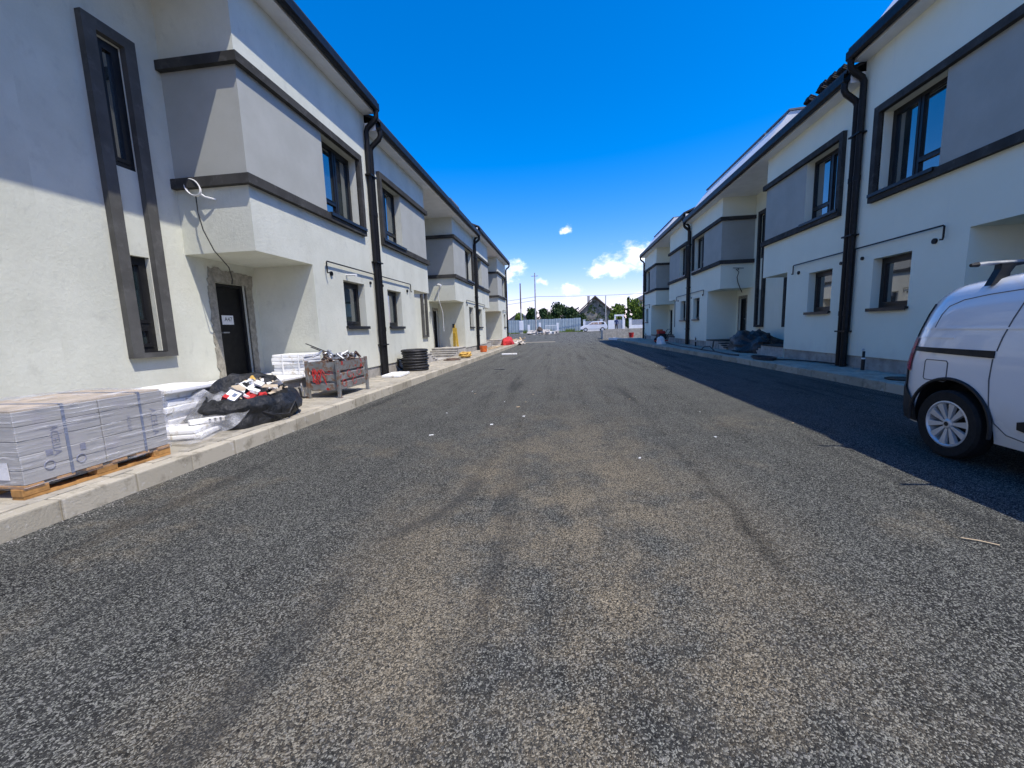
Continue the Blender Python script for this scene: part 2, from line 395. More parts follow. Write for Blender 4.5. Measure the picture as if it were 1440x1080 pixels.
# ------------------------------------------------------------------ mesh helpers
class MB:
    def __init__(self):
        self.v = []
        self.f = []
        self.mi = []
        self.cur = 0

    def quad(self, *pts):
        n = len(self.v)
        self.v += [tuple(p) for p in pts]
        self.f.append(tuple(range(n, n + len(pts))))
        self.mi.append(self.cur)
        return self

    def face(self, ids):
        self.f.append(tuple(ids))
        self.mi.append(self.cur)

    def box(self, x0, x1, y0, y1, z0, z1, M=None):
        if x0 > x1: x0, x1 = x1, x0
        if y0 > y1: y0, y1 = y1, y0
        if z0 > z1: z0, z1 = z1, z0
        n = len(self.v)
        pts = [(x, y, z) for z in (z0, z1) for (x, y) in ((x0, y0), (x1, y0), (x1, y1), (x0, y1))]
        if M is not None:
            pts = [tuple(M @ Vector(p)) for p in pts]
        self.v += pts
        for q in ((0, 3, 2, 1), (4, 5, 6, 7), (0, 1, 5, 4), (1, 2, 6, 5), (2, 3, 7, 6), (3, 0, 4, 7)):
            self.face([n + i for i in q])
        return self

    def tube(self, path, r, seg=8, cap=True, closed=False, square=False):
        P = [Vector(p) for p in path]
        n = len(P)
        rings = []
        ref = None
        for i, p in enumerate(P):
            if closed:
                d = (P[(i + 1) % n] - P[i - 1]).normalized()
            else:
                d = (P[min(i + 1, n - 1)] - P[max(i - 1, 0)]).normalized()
            if ref is None:
                ref = Vector((0, 0, 1)) if abs(d.z) < 0.9 else Vector((0, 1, 0))
            a = (ref - d * ref.dot(d))
            if a.length < 1e-4:
                a = d.orthogonal()
            a.normalize()
            ref = a
            b = d.cross(a)
            rr = r[i] if isinstance(r, (list, tuple)) else r
            base = len(self.v)
            off = math.pi / 4 if square else 0
            for k in range(seg):
                t = 2 * math.pi * k / seg + off
                self.v.append(tuple(p + a * (rr * math.cos(t)) + b * (rr * math.sin(t))))
            rings.append(base)
        m = n if closed else n - 1
        for i in range(m):
            A, B = rings[i], rings[(i + 1) % n]
            for k in range(seg):
                self.face((A + k, A + (k + 1) % seg, B + (k + 1) % seg, B + k))
        if cap and not closed:
            self.face([rings[0] + k for k in range(seg)][::-1])
            self.face([rings[-1] + k for k in range(seg)])
        return self

    def lathe(self, prof, seg=24, M=None, cap=True):
        base = len(self.v)
        M = M or Matrix()
        for (r, z) in prof:
            for k in range(seg):
                t = 2 * math.pi * k / seg
                self.v.append(tuple(M @ Vector((r * math.cos(t), r * math.sin(t), z))))
        for i in range(len(prof) - 1):
            for k in range(seg):
                a = base + i * seg
                self.face((a + k, a + (k + 1) % seg, a + seg + (k + 1) % seg, a + seg + k))
        if cap and prof[0][0] > 1e-5:
            self.face([base + k for k in range(seg)][::-1])
        if cap and prof[-1][0] > 1e-5:
            self.face([base + (len(prof) - 1) * seg + k for k in range(seg)])
        return self

    def prism(self, poly, axis, a0, a1):
        """extrude a 2-D polygon along axis (0 x, 1 y, 2 z)"""
        n = len(poly)
        base = len(self.v)
        for a in (a0, a1):
            for p in poly:
                c = list(p)
                c.insert(axis, a)
                self.v.append(tuple(c))
        self.face([base + i for i in range(n)][::-1])
        self.face([base + n + i for i in range(n)])
        for i in range(n):
            j = (i + 1) % n
            self.face((base + i, base + j, base + n + j, base + n + i))
        return self

    def grid(self, fn, nu, nv):
        base = len(self.v)
        for j in range(nv + 1):
            for i in range(nu + 1):
                self.v.append(tuple(fn(i / nu, j / nv)))
        for j in range(nv):
            for i in range(nu):
                a = base + j * (nu + 1) + i
                self.face((a, a + 1, a + nu + 2, a + nu + 1))
        return self

    def mesh(self, name, mats, smooth=False, bevel=0.0, segs=1, weld=False):
        me = bpy.data.meshes.new(name)
        me.from_pydata(self.v, [], self.f)
        for m in (mats if isinstance(mats, (list, tuple)) else [mats]):
            me.materials.append(MATS[m])
        if any(self.mi):
            me.polygons.foreach_set('material_index', self.mi)
        bm = bmesh.new()
        bm.from_mesh(me)
        if weld or bevel:
            bmesh.ops.remove_doubles(bm, verts=bm.verts, dist=1e-5)
        bmesh.ops.recalc_face_normals(bm, faces=bm.faces)
        if bevel:
            ed = [e for e in bm.edges if len(e.link_faces) == 2 and e.calc_face_angle(0) > 0.5]
            bmesh.ops.bevel(bm, geom=ed, offset=bevel, segments=segs, affect='EDGES', profile=0.6)
        bm.to_mesh(me)
        bm.free()
        if smooth:
            me.polygons.foreach_set('use_smooth', [True] * len(me.polygons))
            try:
                me.set_sharp_from_angle(angle=R(40))
            except Exception:
                pass
        me.update()
        return me


def link(name, me, parent=None, loc=(0, 0, 0), rot=(0, 0, 0)):
    o = bpy.data.objects.new(name, me)
    COL.objects.link(o)
    o.location = loc
    o.rotation_euler = rot
    if parent is not None:
        o.parent = parent
    return o


def part(name, mb, mat, parent, loc=(0, 0, 0), rot=(0, 0, 0), **kw):
    return link(name, mb.mesh(name, mat, **kw), parent, loc, rot)


def tag(o, label, cat, group=None):
    o['label'] = label
    o['category'] = cat
    if group:
        o['group'] = group
    return o


def thing(name, label, cat, loc=(0, 0, 0), rotz=0.0, group=None):
    o = link(name, None, None, loc, (0, 0, rotz))
    o.empty_display_size = 0.2
    return tag(o, label, cat, group)


def single(name, mb, mat, label, cat, loc=(0, 0, 0), rot=(0, 0, 0), group=None, **kw):
    return tag(part(name, mb, mat, None, loc, rot, **kw), label, cat, group)


def copy_tree(o, parent=None):
    c = o.copy()
    COL.objects.link(c)
    if parent is not None:
        c.parent = parent
    for ch in [x for x in o.children]:
        copy_tree(ch, c)
    return c


def kind(o, k):
    o['kind'] = k
    return o


# ------------------------------------------------------------------ ground and roads
def ground_z(y):
    t = min(1, max(0, (y - 33) / 27))
    return 0.5 * t * t * (3 - 2 * t)


YS = [-60, -12, 0, 10, 20, 30, 33] + [33 + 2.7 * i for i in range(1, 11)] + [70, 90, 200, 1200]


def strip(xs_of_y, ys, dz, name, mat):
    mb = MB()
    for y0, y1 in zip(ys[:-1], ys[1:]):
        a0, b0 = xs_of_y(y0)
        a1, b1 = xs_of_y(y1)
        mb.quad((a0, y0, ground_z(y0) + dz), (b0, y0, ground_z(y0) + dz), (b1, y1, ground_z(y1) + dz), (a1, y1, ground_z(y1) + dz))
    return kind(part(name, mb, mat, None, weld=True), 'structure')


strip(lambda y: (-1500, 1500), YS, -0.006, 'ground', 'earth')


def kerb_r(y):
    pts = [(-60, 5.15), (9, 5.12), (12.5, 5.0), (18.5, 4.70), (25, 4.40), (34, 4.22), (99, 4.22)]
    for (a, xa), (b, xb) in zip(pts[:-1], pts[1:]):
        if y <= b:
            return xa + (xb - xa) * (y - a) / (b - a)
    return 4.22


KL = -3.43          # road edge, left
WL, WR = -4.6, 6.1  # front wall planes of the two rows
PZ = 0.15           # pavement height
YS_R = sorted(set([y for y in YS if -60 <= y <= 34] + [9, 12.5, 18.5, 25, 35.0]))
strip(lambda y: (KL, kerb_r(y)), YS_R, 0.0, 'road', 'asphalt')
strip(lambda y: (-70, 70), [35.0 + 2.4 * i for i in range(12)], 0.0, 'cross_road', 'asphalt')

# kerbs: one stone per half metre
kerb_slab_l = MB().box(KL - 0.12, KL - 0.02, -20, 35, -0.1, PZ - 0.03)
kl = kind(part('kerb', kerb_slab_l, 'kerb_concrete', None), 'structure')
stone_me = MB().box(-0.065, 0.065, -0.246, 0.246, -0.08, PZ).mesh('kerb_stone', 'kerb_concrete', bevel=0.012, segs=2)
for i in range(74):
    y = -2.0 + 0.5 * i
    if y > 34.6:
        break
    link('kerb_stone', stone_me, kl, (KL - 0.065 + random.uniform(-.006, .006), y, random.uniform(-.004, .004)), (0, 0, random.uniform(-.006, .006)))
mbk = MB()
for y0, y1 in zip(YS_R[:-1], YS_R[1:]):
    mbk.prism([(kerb_r(y0) + 0.03, y0), (kerb_r(y0) + 0.13, y0), (kerb_r(y1) + 0.13, y1), (kerb_r(y1) + 0.03, y1)], 2, -0.1, PZ - 0.03)
kr = kind(part('kerb', mbk, 'kerb_concrete', None), 'structure')
for i in range(74):
    y = -2.0 + 0.5 * i
    if y > 34.4:
        break
    a = math.atan2(kerb_r(y + .25) - kerb_r(y - .25), 0.5)
    link('kerb_stone', stone_me, kr, (kerb_r(y) + 0.065 + random.uniform(-.006, .006), y, random.uniform(-.004, .004)), (0, 0, -a + random.uniform(-.006, .006)))

# pavements
part_l = MB().box(KL - 0.13, WL - 1.3, -20, 34.8, -0.12, PZ - 0.035)
pl = kind(part('pavement', part_l, 'concrete', None), 'structure')
mbp = MB()
for y0, y1 in zip(YS_R[:-1], YS_R[1:]):
    mbp.prism([(kerb_r(y0) + 0.14, y0), (WR + 1.3, y0), (WR + 1.3, y1), (kerb_r(y1) + 0.14, y1)], 2, -0.12, PZ - 0.035)
pr = kind(part('pavement', mbp, 'concrete', None), 'structure')
PW, PL = 0.235, 0.165
paver_me = MB().box(-PW / 2, PW / 2, -PL / 2, PL / 2, PZ - 0.06, PZ).mesh('paver', 'paver', bevel=0.006)


def pave(parent, x_from, x_to, y_from, y_to):
    """x_from: function of y (kerb side); bays run towards x_to"""
    sgn = 1 if x_to > x_from(0) else -1
    rest = MB()
    cells = []
    row = 0
    y = y_from
    while y < y_to:
        x = x_from(y) + sgn * (PW / 2 + 0.004 + (0 if row % 2 else PW / 2 + .002))
        if row % 2 == 0:
            xa = x_from(y) + sgn * 0.004
            rest.box(xa, xa + sgn * (PW / 2 - 0.006), y - PL / 2, y + PL / 2, PZ - 0.06, PZ + random.uniform(-.004, .002))
        while sgn * (x_to - x) > PW * 0.3:
            if sgn * (x - x_from(y)) > PW * 0.45:
                cells.append((x, y))
            x += sgn * (PW + 0.005)
        y += PL + 0.005
        row += 1
    cells.sort(key=lambda c: c[1])
    n = 0
    for (x, y) in cells:
        dz = random.uniform(-.004, .003)
        if y > 1.6 and n < 296:
            link('paver', paver_me, parent, (x, y, dz), (random.uniform(-.008, .008), random.uniform(-.008, .008), random.uniform(-.01, .01)))
            n += 1
        else:
            rest.box(x - PW / 2, x + PW / 2, y - PL / 2, y + PL / 2, PZ - 0.06, PZ + dz)
    o = part('paver_field', rest, 'paver', parent)
    o['kind'] = 'stuff'


pave(pl, lambda y: KL - 0.135, WL - 0.02, -2, 34.6)
pave(pr, lambda y: kerb_r(y) + 0.135, WR + 0.02, -2, 34.4)


# ------------------------------------------------------------------ the terraced houses
def holed(mb, P, a0, a1, b0, b1, holes, depth):
    """rectangle (a0..a1, b0..b1) with rectangular holes and their reveals; P(a, b, inward) -> xyz"""
    As = sorted({a0, a1, *[h[0] for h in holes], *[h[1] for h in holes]})
    Bs = sorted({b0, b1, *[h[2] for h in holes], *[h[3] for h in holes]})
    for i in range(len(As) - 1):
        for j in range(len(Bs) - 1):
            ca, cb = (As[i] + As[i + 1]) / 2, (Bs[j] + Bs[j + 1]) / 2
            if any(h[0] < ca < h[1] and h[2] < cb < h[3] for h in holes):
                continue
            mb.quad(P(As[i], Bs[j], 0), P(As[i + 1], Bs[j], 0), P(As[i + 1], Bs[j + 1], 0), P(As[i], Bs[j + 1], 0))
    for (h0, h1, g0, g1) in holes:
        for (p, q) in (((h0, g0), (h0, g1)), ((h1, g0), (h1, g1)), ((h0, g0), (h1, g0)), ((h0, g1), (h1, g1))):
            mb.quad(P(*p, 0), P(*q, 0), P(*q, depth), P(*p, depth))


BAY = 4.0      # bay length from the party line
HALF = 5.775   # house width
REC = -1.2     # depth of the entrance recess
GF = 2.58      # ground floor wall length
Z_OH = 2.5     # underside of the bay
KIT = (0.63, 1.55, 1.37, 2.34)
FFW = (0.57, 1.92, 3.58, 5.07)
DOOR = (2.85, 3.52, 0.47, 2.14)
STR = (4.42, 5.06, 0.97, 5.20)
SLO = (4.58, 4.92, 1.05, 2.36)
SHI = (4.58, 4.92, 3.50, 5.04)


class House:
    def __init__(self, side, party, d, eave, label, wallmat, end=False, dormer=None, sash_curtain=False):
        self.s = 1 if side == 'L' else -1
        self.d = d
        self.E = eave
        self.wm = wallmat
        self.root = thing('terraced_house', label, 'house', ((WL if side == 'L' else WR), party, 0), 0, 'white terraced houses in two facing rows')
        self.build(end, dormer)

    def P(self, v, u, z):
        return (self.s * v, self.d * u, z)

    def bx(self, mb, v0, v1, u0, u1, z0, z1):
        return mb.box(self.s * v0, self.s * v1, self.d * u0, self.d * u1, z0, z1)

    def part(self, name, mb, mat, parent=None, **kw):
        return part(name, mb, mat, parent or self.root, **kw)

    def window(self, hole, v, cols, sill=True, name='window'):
        u0, u1, z0, z1 = hole
        mb = MB()
        fw, t = 0.065, 0.06
        B = lambda *a: self.bx(mb, *a)
        B(v, v + t, u0, u0 + fw, z0, z1)
        B(v, v + t, u1 - fw, u1, z0, z1)
        B(v, v + t, u0 + fw, u1 - fw, z0, z0 + fw)
        B(v, v + t, u0 + fw, u1 - fw, z1 - fw, z1)
        n = len(cols)
        panes = []
        edges = [u0 + fw] + [c[0] for c in cols[:-1]] + [u1 - fw]
        for i, (cu, tr, sash) in enumerate(cols):
            a, b = edges[i], edges[i + 1]
            if i:
                a += 0.03
            if i < n - 1:
                b -= 0.03
                B(v + 0.002, v + t + 0.004, b, b + 0.06, z0 + fw, z1 - fw)
            zs = [z0 + fw, z1 - fw] if tr is None else [z0 + fw, tr, z1 - fw]
            for k in range(len(zs) - 1):
                c0 = zs[k] + (0.03 if k else 0)
                c1 = zs[k + 1] - (0.03 if k < len(zs) - 2 else 0)
                if k < len(zs) - 2:
                    B(v + 0.002, v + t + 0.003, a, b, c1, c1 + 0.06)
                sw = 0.05 if sash else 0.012
                B(v + 0.004, v + t + 0.014, a, a + sw, c0, c1)
                B(v + 0.004, v + t + 0.014, b - sw, b, c0, c1)
                B(v + 0.004, v + t + 0.014, a + sw, b - sw, c0, c0 + sw)
                B(v + 0.004, v + t + 0.014, a + sw, b - sw, c1 - sw, c1)
                panes.append((a + sw, b - sw, c0 + sw, c1 - sw))
        fr = self.part(name, mb, 'frame_dark')
        for (a, b, c, e) in panes:
            self.part('pane', self.bx(MB(), v + 0.014, v + 0.034, a - .005, b + .005, c - .005, e + .005), 'glass', fr)
        if sill:
            ms = MB()
            self.bx(ms, v + t + .02, 0.05 if v > REC else REC + 0.05, u0 - 0.03, u1 + 0.03, z0 - 0.035, z0 + 0.004)
            self.bx(ms, (0.05 if v > REC else REC + 0.05), (0.05 if v > REC else REC + 0.05) + 0.012, u0 - 0.03, u1 + 0.03, z0 - 0.06, z0 + 0.004)
            self.part('sill', ms, 'frame_dark', fr)
        return fr

    def build(self, end, dormer):
        P, E = self.P, self.E
        ext = Z_TOP = E
        # ---- white walls
        mb = MB()
        front = lambda v: (lambda a, b, c: P(v - c, a, b))
        side = lambda u: (lambda a, b, c: P(a, u - c, b))
        holed(mb, front(0), 0, GF, 0.40, Z_OH, [KIT], 0.27)
        holed(mb, front(0), 0, BAY, Z_OH, 3.44, [], 0)
        holed(mb, front(0), 0, FFW[0] - .12, 3.44, 5.20, [], 0)
        holed(mb, front(0), 0, BAY, 5.20, E, [], 0)
        holed(mb, side(BAY), REC, 0, Z_OH, 3.44, [], 0)
        holed(mb, side(BAY), REC, 0, 5.20, E, [], 0)
        holed(mb, side(GF), REC, 0, PZ - .02, Z_OH, [], 0)
        mb.quad(P(0, GF, Z_OH), P(0, BAY, Z_OH), P(REC, BAY, Z_OH), P(REC, GF, Z_OH))
        # window reveal of the bay
        for (a, b, c, e) in [FFW]:
            for (p, q) in (((a, c), (a, e)), ((b, c), (b, e)), ((a, c), (b, c)), ((a, e), (b, e))):
                mb.quad(P(0, *p), P(0, *q), P(-0.3, *q), P(-0.3, *p))
        holed(mb, front(REC), GF, HALF, PZ - .02, E, [DOOR, SLO, SHI], 0.25)
        # body behind and party/end wall
        top = [(-1.7, E + .9), (-5, E + 2.2), (-9, E + .3)]
        if end:
            mb.quad(P(0, 0, PZ - .02), P(-9, 0, PZ - .02), P(-9, 0, E + .25), P(-5, 0, E + 2.3), P(0, 0, E + .16))
        else:
            mb.quad(P(0, .004, E - .6), P(-9, .004, E - .6), P(-9, .004, E + .25), P(-5, .004, E + 2.3), P(0, .004, E + .16))
        self.bx(mb, -1.62, -9, 0.05, HALF - .002, -0.1, E - .02)
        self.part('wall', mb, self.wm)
        # ---- grey panels
        g = MB()
        holed(g, front(0), FFW[1], BAY, 3.58, 5.07, [], 0)
        holed(g, side(BAY), REC, 0, 3.58, 5.07, [], 0)
        self.part('grey_panel', g, 'grey_render')
        # ---- dark bands round the bay
        pj = 0.085
        for (z0, z1) in ((3.44, 3.58), (5.07, 5.20)):
            b = MB()
            self.bx(b, -0.02, pj, FFW[0] - .12, BAY + pj, z0, z1)
            self.bx(b, REC, -0.02, BAY - .02, BAY + pj, z0, z1)
            if self.s == 1:
                self.part('trim_band', b, 'trim_dark')
            else:
                self.part('trim_band', b, 'trim_dark')
        j = MB()
        self.bx(j, -0.02, pj, FFW[0] - .12, FFW[0], 3.58, 5.07)
        self.part('trim_jamb', j, 'trim_dark')
        # ---- tall strip surround on the recessed wall
        sj = MB()
        for (a, b_) in ((STR[0], STR[0] + .15), (STR[1] - .15, STR[1])):
            self.bx(sj, REC - .01, REC + .085, a, b_, STR[2] + .07, STR[3] - .14)
        self.bx(sj, REC - .01, REC + .085, STR[0], STR[1], STR[3] - .14, STR[3])
        self.bx(sj, REC - .01, REC + .085, STR[0], STR[1], STR[2], STR[2] + .07)
        self.part('strip_surround', sj, 'trim_dark_sunlit' if self.s == 1 else 'trim_dark')
        # ---- windows
        self.window(KIT, -0.22, [(None, None, True)])
        self.window(FFW, -0.24, [(1.235, None, True), (None, 3.93, False)], sill=False)
        s1 = MB()
        self.bx(s1, -0.15, pj + .03, FFW[0] - .1, FFW[1] + .02, 3.582, 3.60)
        self.bx(s1, pj + .003, pj + .03, FFW[0] - .1, FFW[1] + .02, 3.54, 3.582)
        self.part('sill', s1, 'frame_dark')
        self.window(SLO, REC - .13, [(None, 1.42, True)])
        self.window(SHI, REC - .07, [(None, None, True)], sill=False)
        # ---- door
        dm = MB()
        self.bx(dm, REC - .16, REC - .10, DOOR[0], DOOR[1], DOOR[2], DOOR[3])
        dr = self.part('door', dm, 'black_metal')
        fr = MB()
        for (a, b_, c, e) in ((DOOR[0], DOOR[0] + .05, DOOR[2], DOOR[3]), (DOOR[1] - .05, DOOR[1], DOOR[2], DOOR[3]), (DOOR[0] + .05, DOOR[1] - .05, DOOR[3] - .05, DOOR[3])):
            self.bx(fr, REC - .1, REC - .06, a, b_, c, e)
        self.part('frame', fr, 'frame_dark', dr)
        h = MB()
        hu = DOOR[1] - .1
        h.tube([P(REC - .1, hu, 1.3), P(REC - .03, hu, 1.3), P(REC - .03, hu - .12, 1.3)], 0.012, 6)
        self.part('handle', h, 'galvanised', dr)
        # ---- plinth
        pm = MB()
        self.bx(pm, -0.3, -0.025, 0, GF - .02, PZ - .05, 0.40)
        self.part('plinth', pm, 'plinth')
        # ---- landing and steps
        lm = MB()
        self.bx(lm, REC + .003, -0.012, GF + .003, BAY - .05, PZ - .05, 0.435)
        la = self.part('landing', lm, 'concrete', bevel=.006)
        sl = MB()
        self.bx(sl, REC + .003, 0.01, GF + .003, BAY - .02, 0.437, 0.47)
        self.part('landing_slab', sl, 'trim_dark' if self.s < 0 else 'concrete', bevel=.004)
        for k in range(3):
            st = MB()
            zt = 0.37 - 0.075 * k
            self.bx(st, REC + .003, -0.05, BAY - .048 + .25 * k, BAY + .20 + .25 * k, PZ - .05, zt - .03)
            so = self.part('step', st, 'concrete')
            tr = MB()
            self.bx(tr, REC + .003, -0.03, BAY - .045 + .25 * k, BAY + .225 + .25 * k, zt - .028, zt)
            self.part('tread', tr, 'trim_dark' if self.s < 0 else 'concrete', so, bevel=.003)
        # ---- eaves: boxed cornice, gutter, roof
        c = MB()
        self.bx(c, REC - .02, 0.27, 0.004 if not end else -.02, HALF, E, E + .19)
        self.part('boxed_eave', c, 'white_sheet', bevel=.004)
        gt = MB()
        prof = [(0.275, E + .19), (0.275, E + .05), (0.31, E + .015), (0.37, E + .015), (0.405, E + .05), (0.405, E + .19), (0.39, E + .19), (0.39, E + .07), (0.29, E + .07), (0.29, E + .19)]
        gt.prism([(self.s * a, z) for a, z in prof], 1, self.d * (-0.02 if end else 0.01), self.d * HALF)
        self.part('gutter', gt, 'black_metal')
        rf = MB()
        x0, z0, x1, z1, x2, z2 = 0.36, E + .20, -5.0, E + .20 + 5.36 * .42, -9.3, E + .2
        prof = [(x0, z0), (x1, z1), (x2, z2), (x2, z2 + .1), (x1, z1 + .11), (x0, z0 + .07)]
        rf.prism([(self.s * a, z) for a, z in prof], 1, self.d * (-.02 if end else .006), self.d * HALF)
        self.part('roof', rf, 'roof_tile')
        if dormer:
            dd = MB()
            a, b_ = dormer
            zb = E + .25
            prof = [(0.24, zb - .03), (-0.68, zb + 1.20), (-3.2, zb + 1.32), (-3.2, zb + .3)]
            dd.prism([(self.s * x, z) for x, z in prof], 1, self.d * a, self.d * b_)
            do = self.part('roof_dormer', dd, 'white_sheet')
            cp = MB()
            prof = [(-0.63, zb + 1.205), (-0.63, zb + 1.255), (-3.25, zb + 1.38), (-3.25, zb + 1.325)]
            cp.prism([(self.s * x, z) for x, z in prof], 1, self.d * (a - .03), self.d * (b_ + .03 * (1 if b_ < 5.6 else -1)))
            self.part('cap', cp, 'roof_slate', do)
        # ---- downpipe
        uo = 0.075
        dp = MB()
        dp.tube([P(.34, uo, E + .04), P(.34, uo, E - .10), P(.30, uo, E - .17), P(.11, uo, E - .32), P(.075, uo, E - .40), P(.075, uo, PZ + .005)], 0.060, 8)
        for z in (1.25, 4.0):
            dp.tube([P(.075, uo, z), P(.075, uo, z + .10)], 0.068, 8)
        d_o = self.part('downpipe', dp, 'black_metal', smooth=True)
        for z in (0.9, 2.9, 4.9):
            bb = MB()
            self.bx(bb, 0.0, 0.15, uo - .08, uo + .09, z, z + .03)
            self.part('bracket', bb, 'black_metal', d_o)
        # ---- gas pipe with its stubs
        gp = MB()
        gp.tube([P(.05, .16, 2.62), P(.05, 2.18, 2.62), P(.05, 2.2, 2.6), P(.05, 2.2, 2.43), P(.05, 2.19, 2.40), P(.09, 2.19, 2.40)], 0.014, 6)
        gp.tube([P(.05, .16, 2.62), P(.05, .16, 0.9)], 0.011, 6)
        go = self.part('gas_pipe', gp, 'black_metal', smooth=True)
        vt = MB()
        for (u, z, r) in ((0.33, 2.40, .035), (2.0, 2.41, .045)):
            M = Matrix.Translation(P(0.0, u, z)) @ Matrix.Rotation(R(90), 4, 'Y')
            vv = MB().lathe([(r, -.03), (r, .03), (r * .7, .03), (r * .7, .0)], 14, M)
            self.part('wall_vent', vv, 'black_metal')


EA, EB, ED = 6.28, 5.92, 6.20
HL = {}
spec = [('Z', -1.7, 1, EA, None), ('A', 9.85, -1, EA, (0.02, 5.6)), ('B', 9.85, 1, EB, (4.3, 5.77)), ('C', 21.4, -1, EB, (0.02, 5.76)), ('D', 21.4, 1, ED, None), ('E', 32.95, -1, ED, (0.02, 5.6))]
LAB = {
    'LZ': 'white house on the left nearest the camera, mostly outside the picture',
    'LA': 'nearest left house with grey bay, black door with paper note and torn plaster around it',
    'LB': 'left house behind the black pipe coil, its grey panel window right of the downpipe',
    'LC': 'left house with pale entrance steps and a yellow plank leaning in its porch',
    'LD': 'left house just beyond the second downpipe, orange bucket standing before it',
    'LE': 'last white house at the far end of the left row, red bundle before it',
    'RZ': 'white house on the right beside the camera, outside the picture',
    'RA': 'nearest right house, shaded white wall behind the white van',
    'RB': 'right house left of the double downpipe with four tile stacks on its eave',
    'RC': 'right house with dark steps, black door and tall black window strip',
    'RD': 'right house beyond the second downpipe, narrow grey panel and small window',
    'RE': 'last white house at the far end of the right row, orange pipe before it',
}
for sd in 'LR':
    for (k, p, d, e, dm) in spec:
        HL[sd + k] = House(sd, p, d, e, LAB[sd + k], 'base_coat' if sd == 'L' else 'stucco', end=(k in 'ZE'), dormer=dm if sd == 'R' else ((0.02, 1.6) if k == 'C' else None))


# torn, unfinished plaster round the door of the nearest left house (proud of the wall, ragged outline)
def ragged(pts, step, amp, rnd):
    out = []
    for (a, b) in zip(pts[:-1], pts[1:]):
        n = max(1, int(math.dist(a, b) / step))
        for i in range(n):
            t = i / n
            out.append((a[0] + (b[0] - a[0]) * t + rnd.uniform(-amp, amp), a[1] + (b[1] - a[1]) * t + rnd.uniform(-amp, amp)))
    out.append(pts[-1])
    return out


rnd = random.Random(3)
hA = HL['LA']
outer = ragged([(DOOR[1] + .13, .47), (DOOR[1] + .15, 1.3), (DOOR[1] + .13, 2.2), (DOOR[1] + .10, 2.38)], .05, .025, rnd) + \
    ragged([(DOOR[1] + .10, 2.38), (DOOR[0] - .19, 2.33)], .05, .025, rnd)[1:] + ragged([(DOOR[0] - .19, 2.33), (DOOR[0] - .15, 2.1), (DOOR[0] - .13, .47)], .06, .015, rnd)[1:]
inner = [(DOOR[0], .47), (DOOR[0], 2.14), (DOOR[1], 2.14), (DOOR[1], .47)]
pm = MB()
poly = outer + inner
n = len(poly)
base = len(pm.v)
for vv in (REC - .02, REC + .016):
    for (u, z) in poly:
        pm.v.append(hA.P(vv, u, z))
pm.face([base + n + i for i in range(n)])
for i in range(n):
    j = (i + 1) % n
    pm.face((base + i, base + j, base + n + j, base + n + i))
hA.part('rough_surround', pm, 'cement_rough')
for key in ('LC', 'RC'):
    hh = HL[key]
    m = MB()
    for (a, b, c, e) in ((DOOR[0] - .09, DOOR[0] - .003, .475, 2.25), (DOOR[1] + .003, DOOR[1] + .08, .475, 2.25), (DOOR[0] - .003, DOOR[1] + .003, 2.145, 2.25)):
        hh.bx(m, REC - .01, REC + .012, a, b, c, e)
    hh.part('rough_surround', m, 'cement_rough')


# paper notes on the doors
def note(h, key, label, text, u0, u1, z0, z1):
    t = thing('paper_notice', label, 'notice', h.root.location + Vector(h.P(REC - .098, (u0 + u1) / 2, (z0 + z1) / 2)))
    w2, h2 = (u1 - u0) / 2, (z1 - z0) / 2
    m = MB().box(0, h.s * .003, -w2, w2, -h2, h2)
    part('sheet', m, 'paper', t)
    if text:
        cu = bpy.data.curves.new('lettering', 'FONT')
        cu.body = text
        cu.size = 0.1
        cu.align_x = 'CENTER'
        cu.align_y = 'CENTER'
        tmp = bpy.data.objects.new('tmp', cu)
        me = bpy.data.meshes.new_from_object(tmp)
        bpy.data.objects.remove(tmp)
        me.materials.clear()
        me.materials.append(MATS['ink'])
        link('lettering', me, t, (h.s * .005, .01, .01), (R(90), 0, R(90) * h.s))


note(HL['LA'], 'LA', 'white paper notice taped to the black door on the left', 'A47', DOOR[0] + .25, DOOR[0] + .50, 1.44, 1.60)
note(HL['RC'], 'RC', 'small white paper notice on the dark door of the right row', '', DOOR[1] - .24, DOOR[1] - .06, 1.45, 1.63)


# ------------------------------------------------------------------ cables on the house fronts
def ring_path(c, r, ax1, ax2, n=20, turns=1, drift=(0, 0, 0)):
    out = []
    for i in range(n * turns):
        t = 2 * math.pi * i / n
        out.append(Vector(c) + Vector(ax1) * (r * math.cos(t)) + Vector(ax2) * (r * math.sin(t)) + Vector(drift) * (i / (n * turns)))
    return out


t = thing('cable_coil', 'ring of white cable hanging under the dark band of the nearest left bay', 'cable', (-5.28, 5.78, 3.42))
m = MB()
for k in range(3):
    m.tube(ring_path((-.16, -.012 * k, .008 * k), .150 + .006 * k, (.80, -.12, -.58), (.34, .02, .52), 26), .0085, 6, closed=True)
m.tube([(-.05, 0, -.08), (.02, -.01, -.13), (.10, .02, -.15), (.14, .05, -.16)], .013, 6)
part('coil', m, 'white_plastic', t, smooth=True)
m = MB().tube([(-.12, -.02, -.1), (-.12, -.02, -.35), (-.07, -.02, -.6), (.05, 0, -.9), (.0, .3, -1.1), (-.35, .75, -1.22), (-.5, .9, -1.28)], .008, 6)
part('tail', m, 'black_rubber', t, smooth=True)
m = MB().tube([(-4.62, 8.45, 2.46), (-4.40, 8.40, 2.44), (-4.34, 8.38, 2.43)], [.02, .02, .03], 8)
single('pipe_stub', m, 'white_plastic', 'short white pipe stub sticking out above the left kitchen window', 'pipe', smooth=True)
m = MB().tube([(-5.25, 17.38, 3.1), (-5.25, 17.1, 3.15), (-5.1, 17.0, 3.1)], .045, 8)
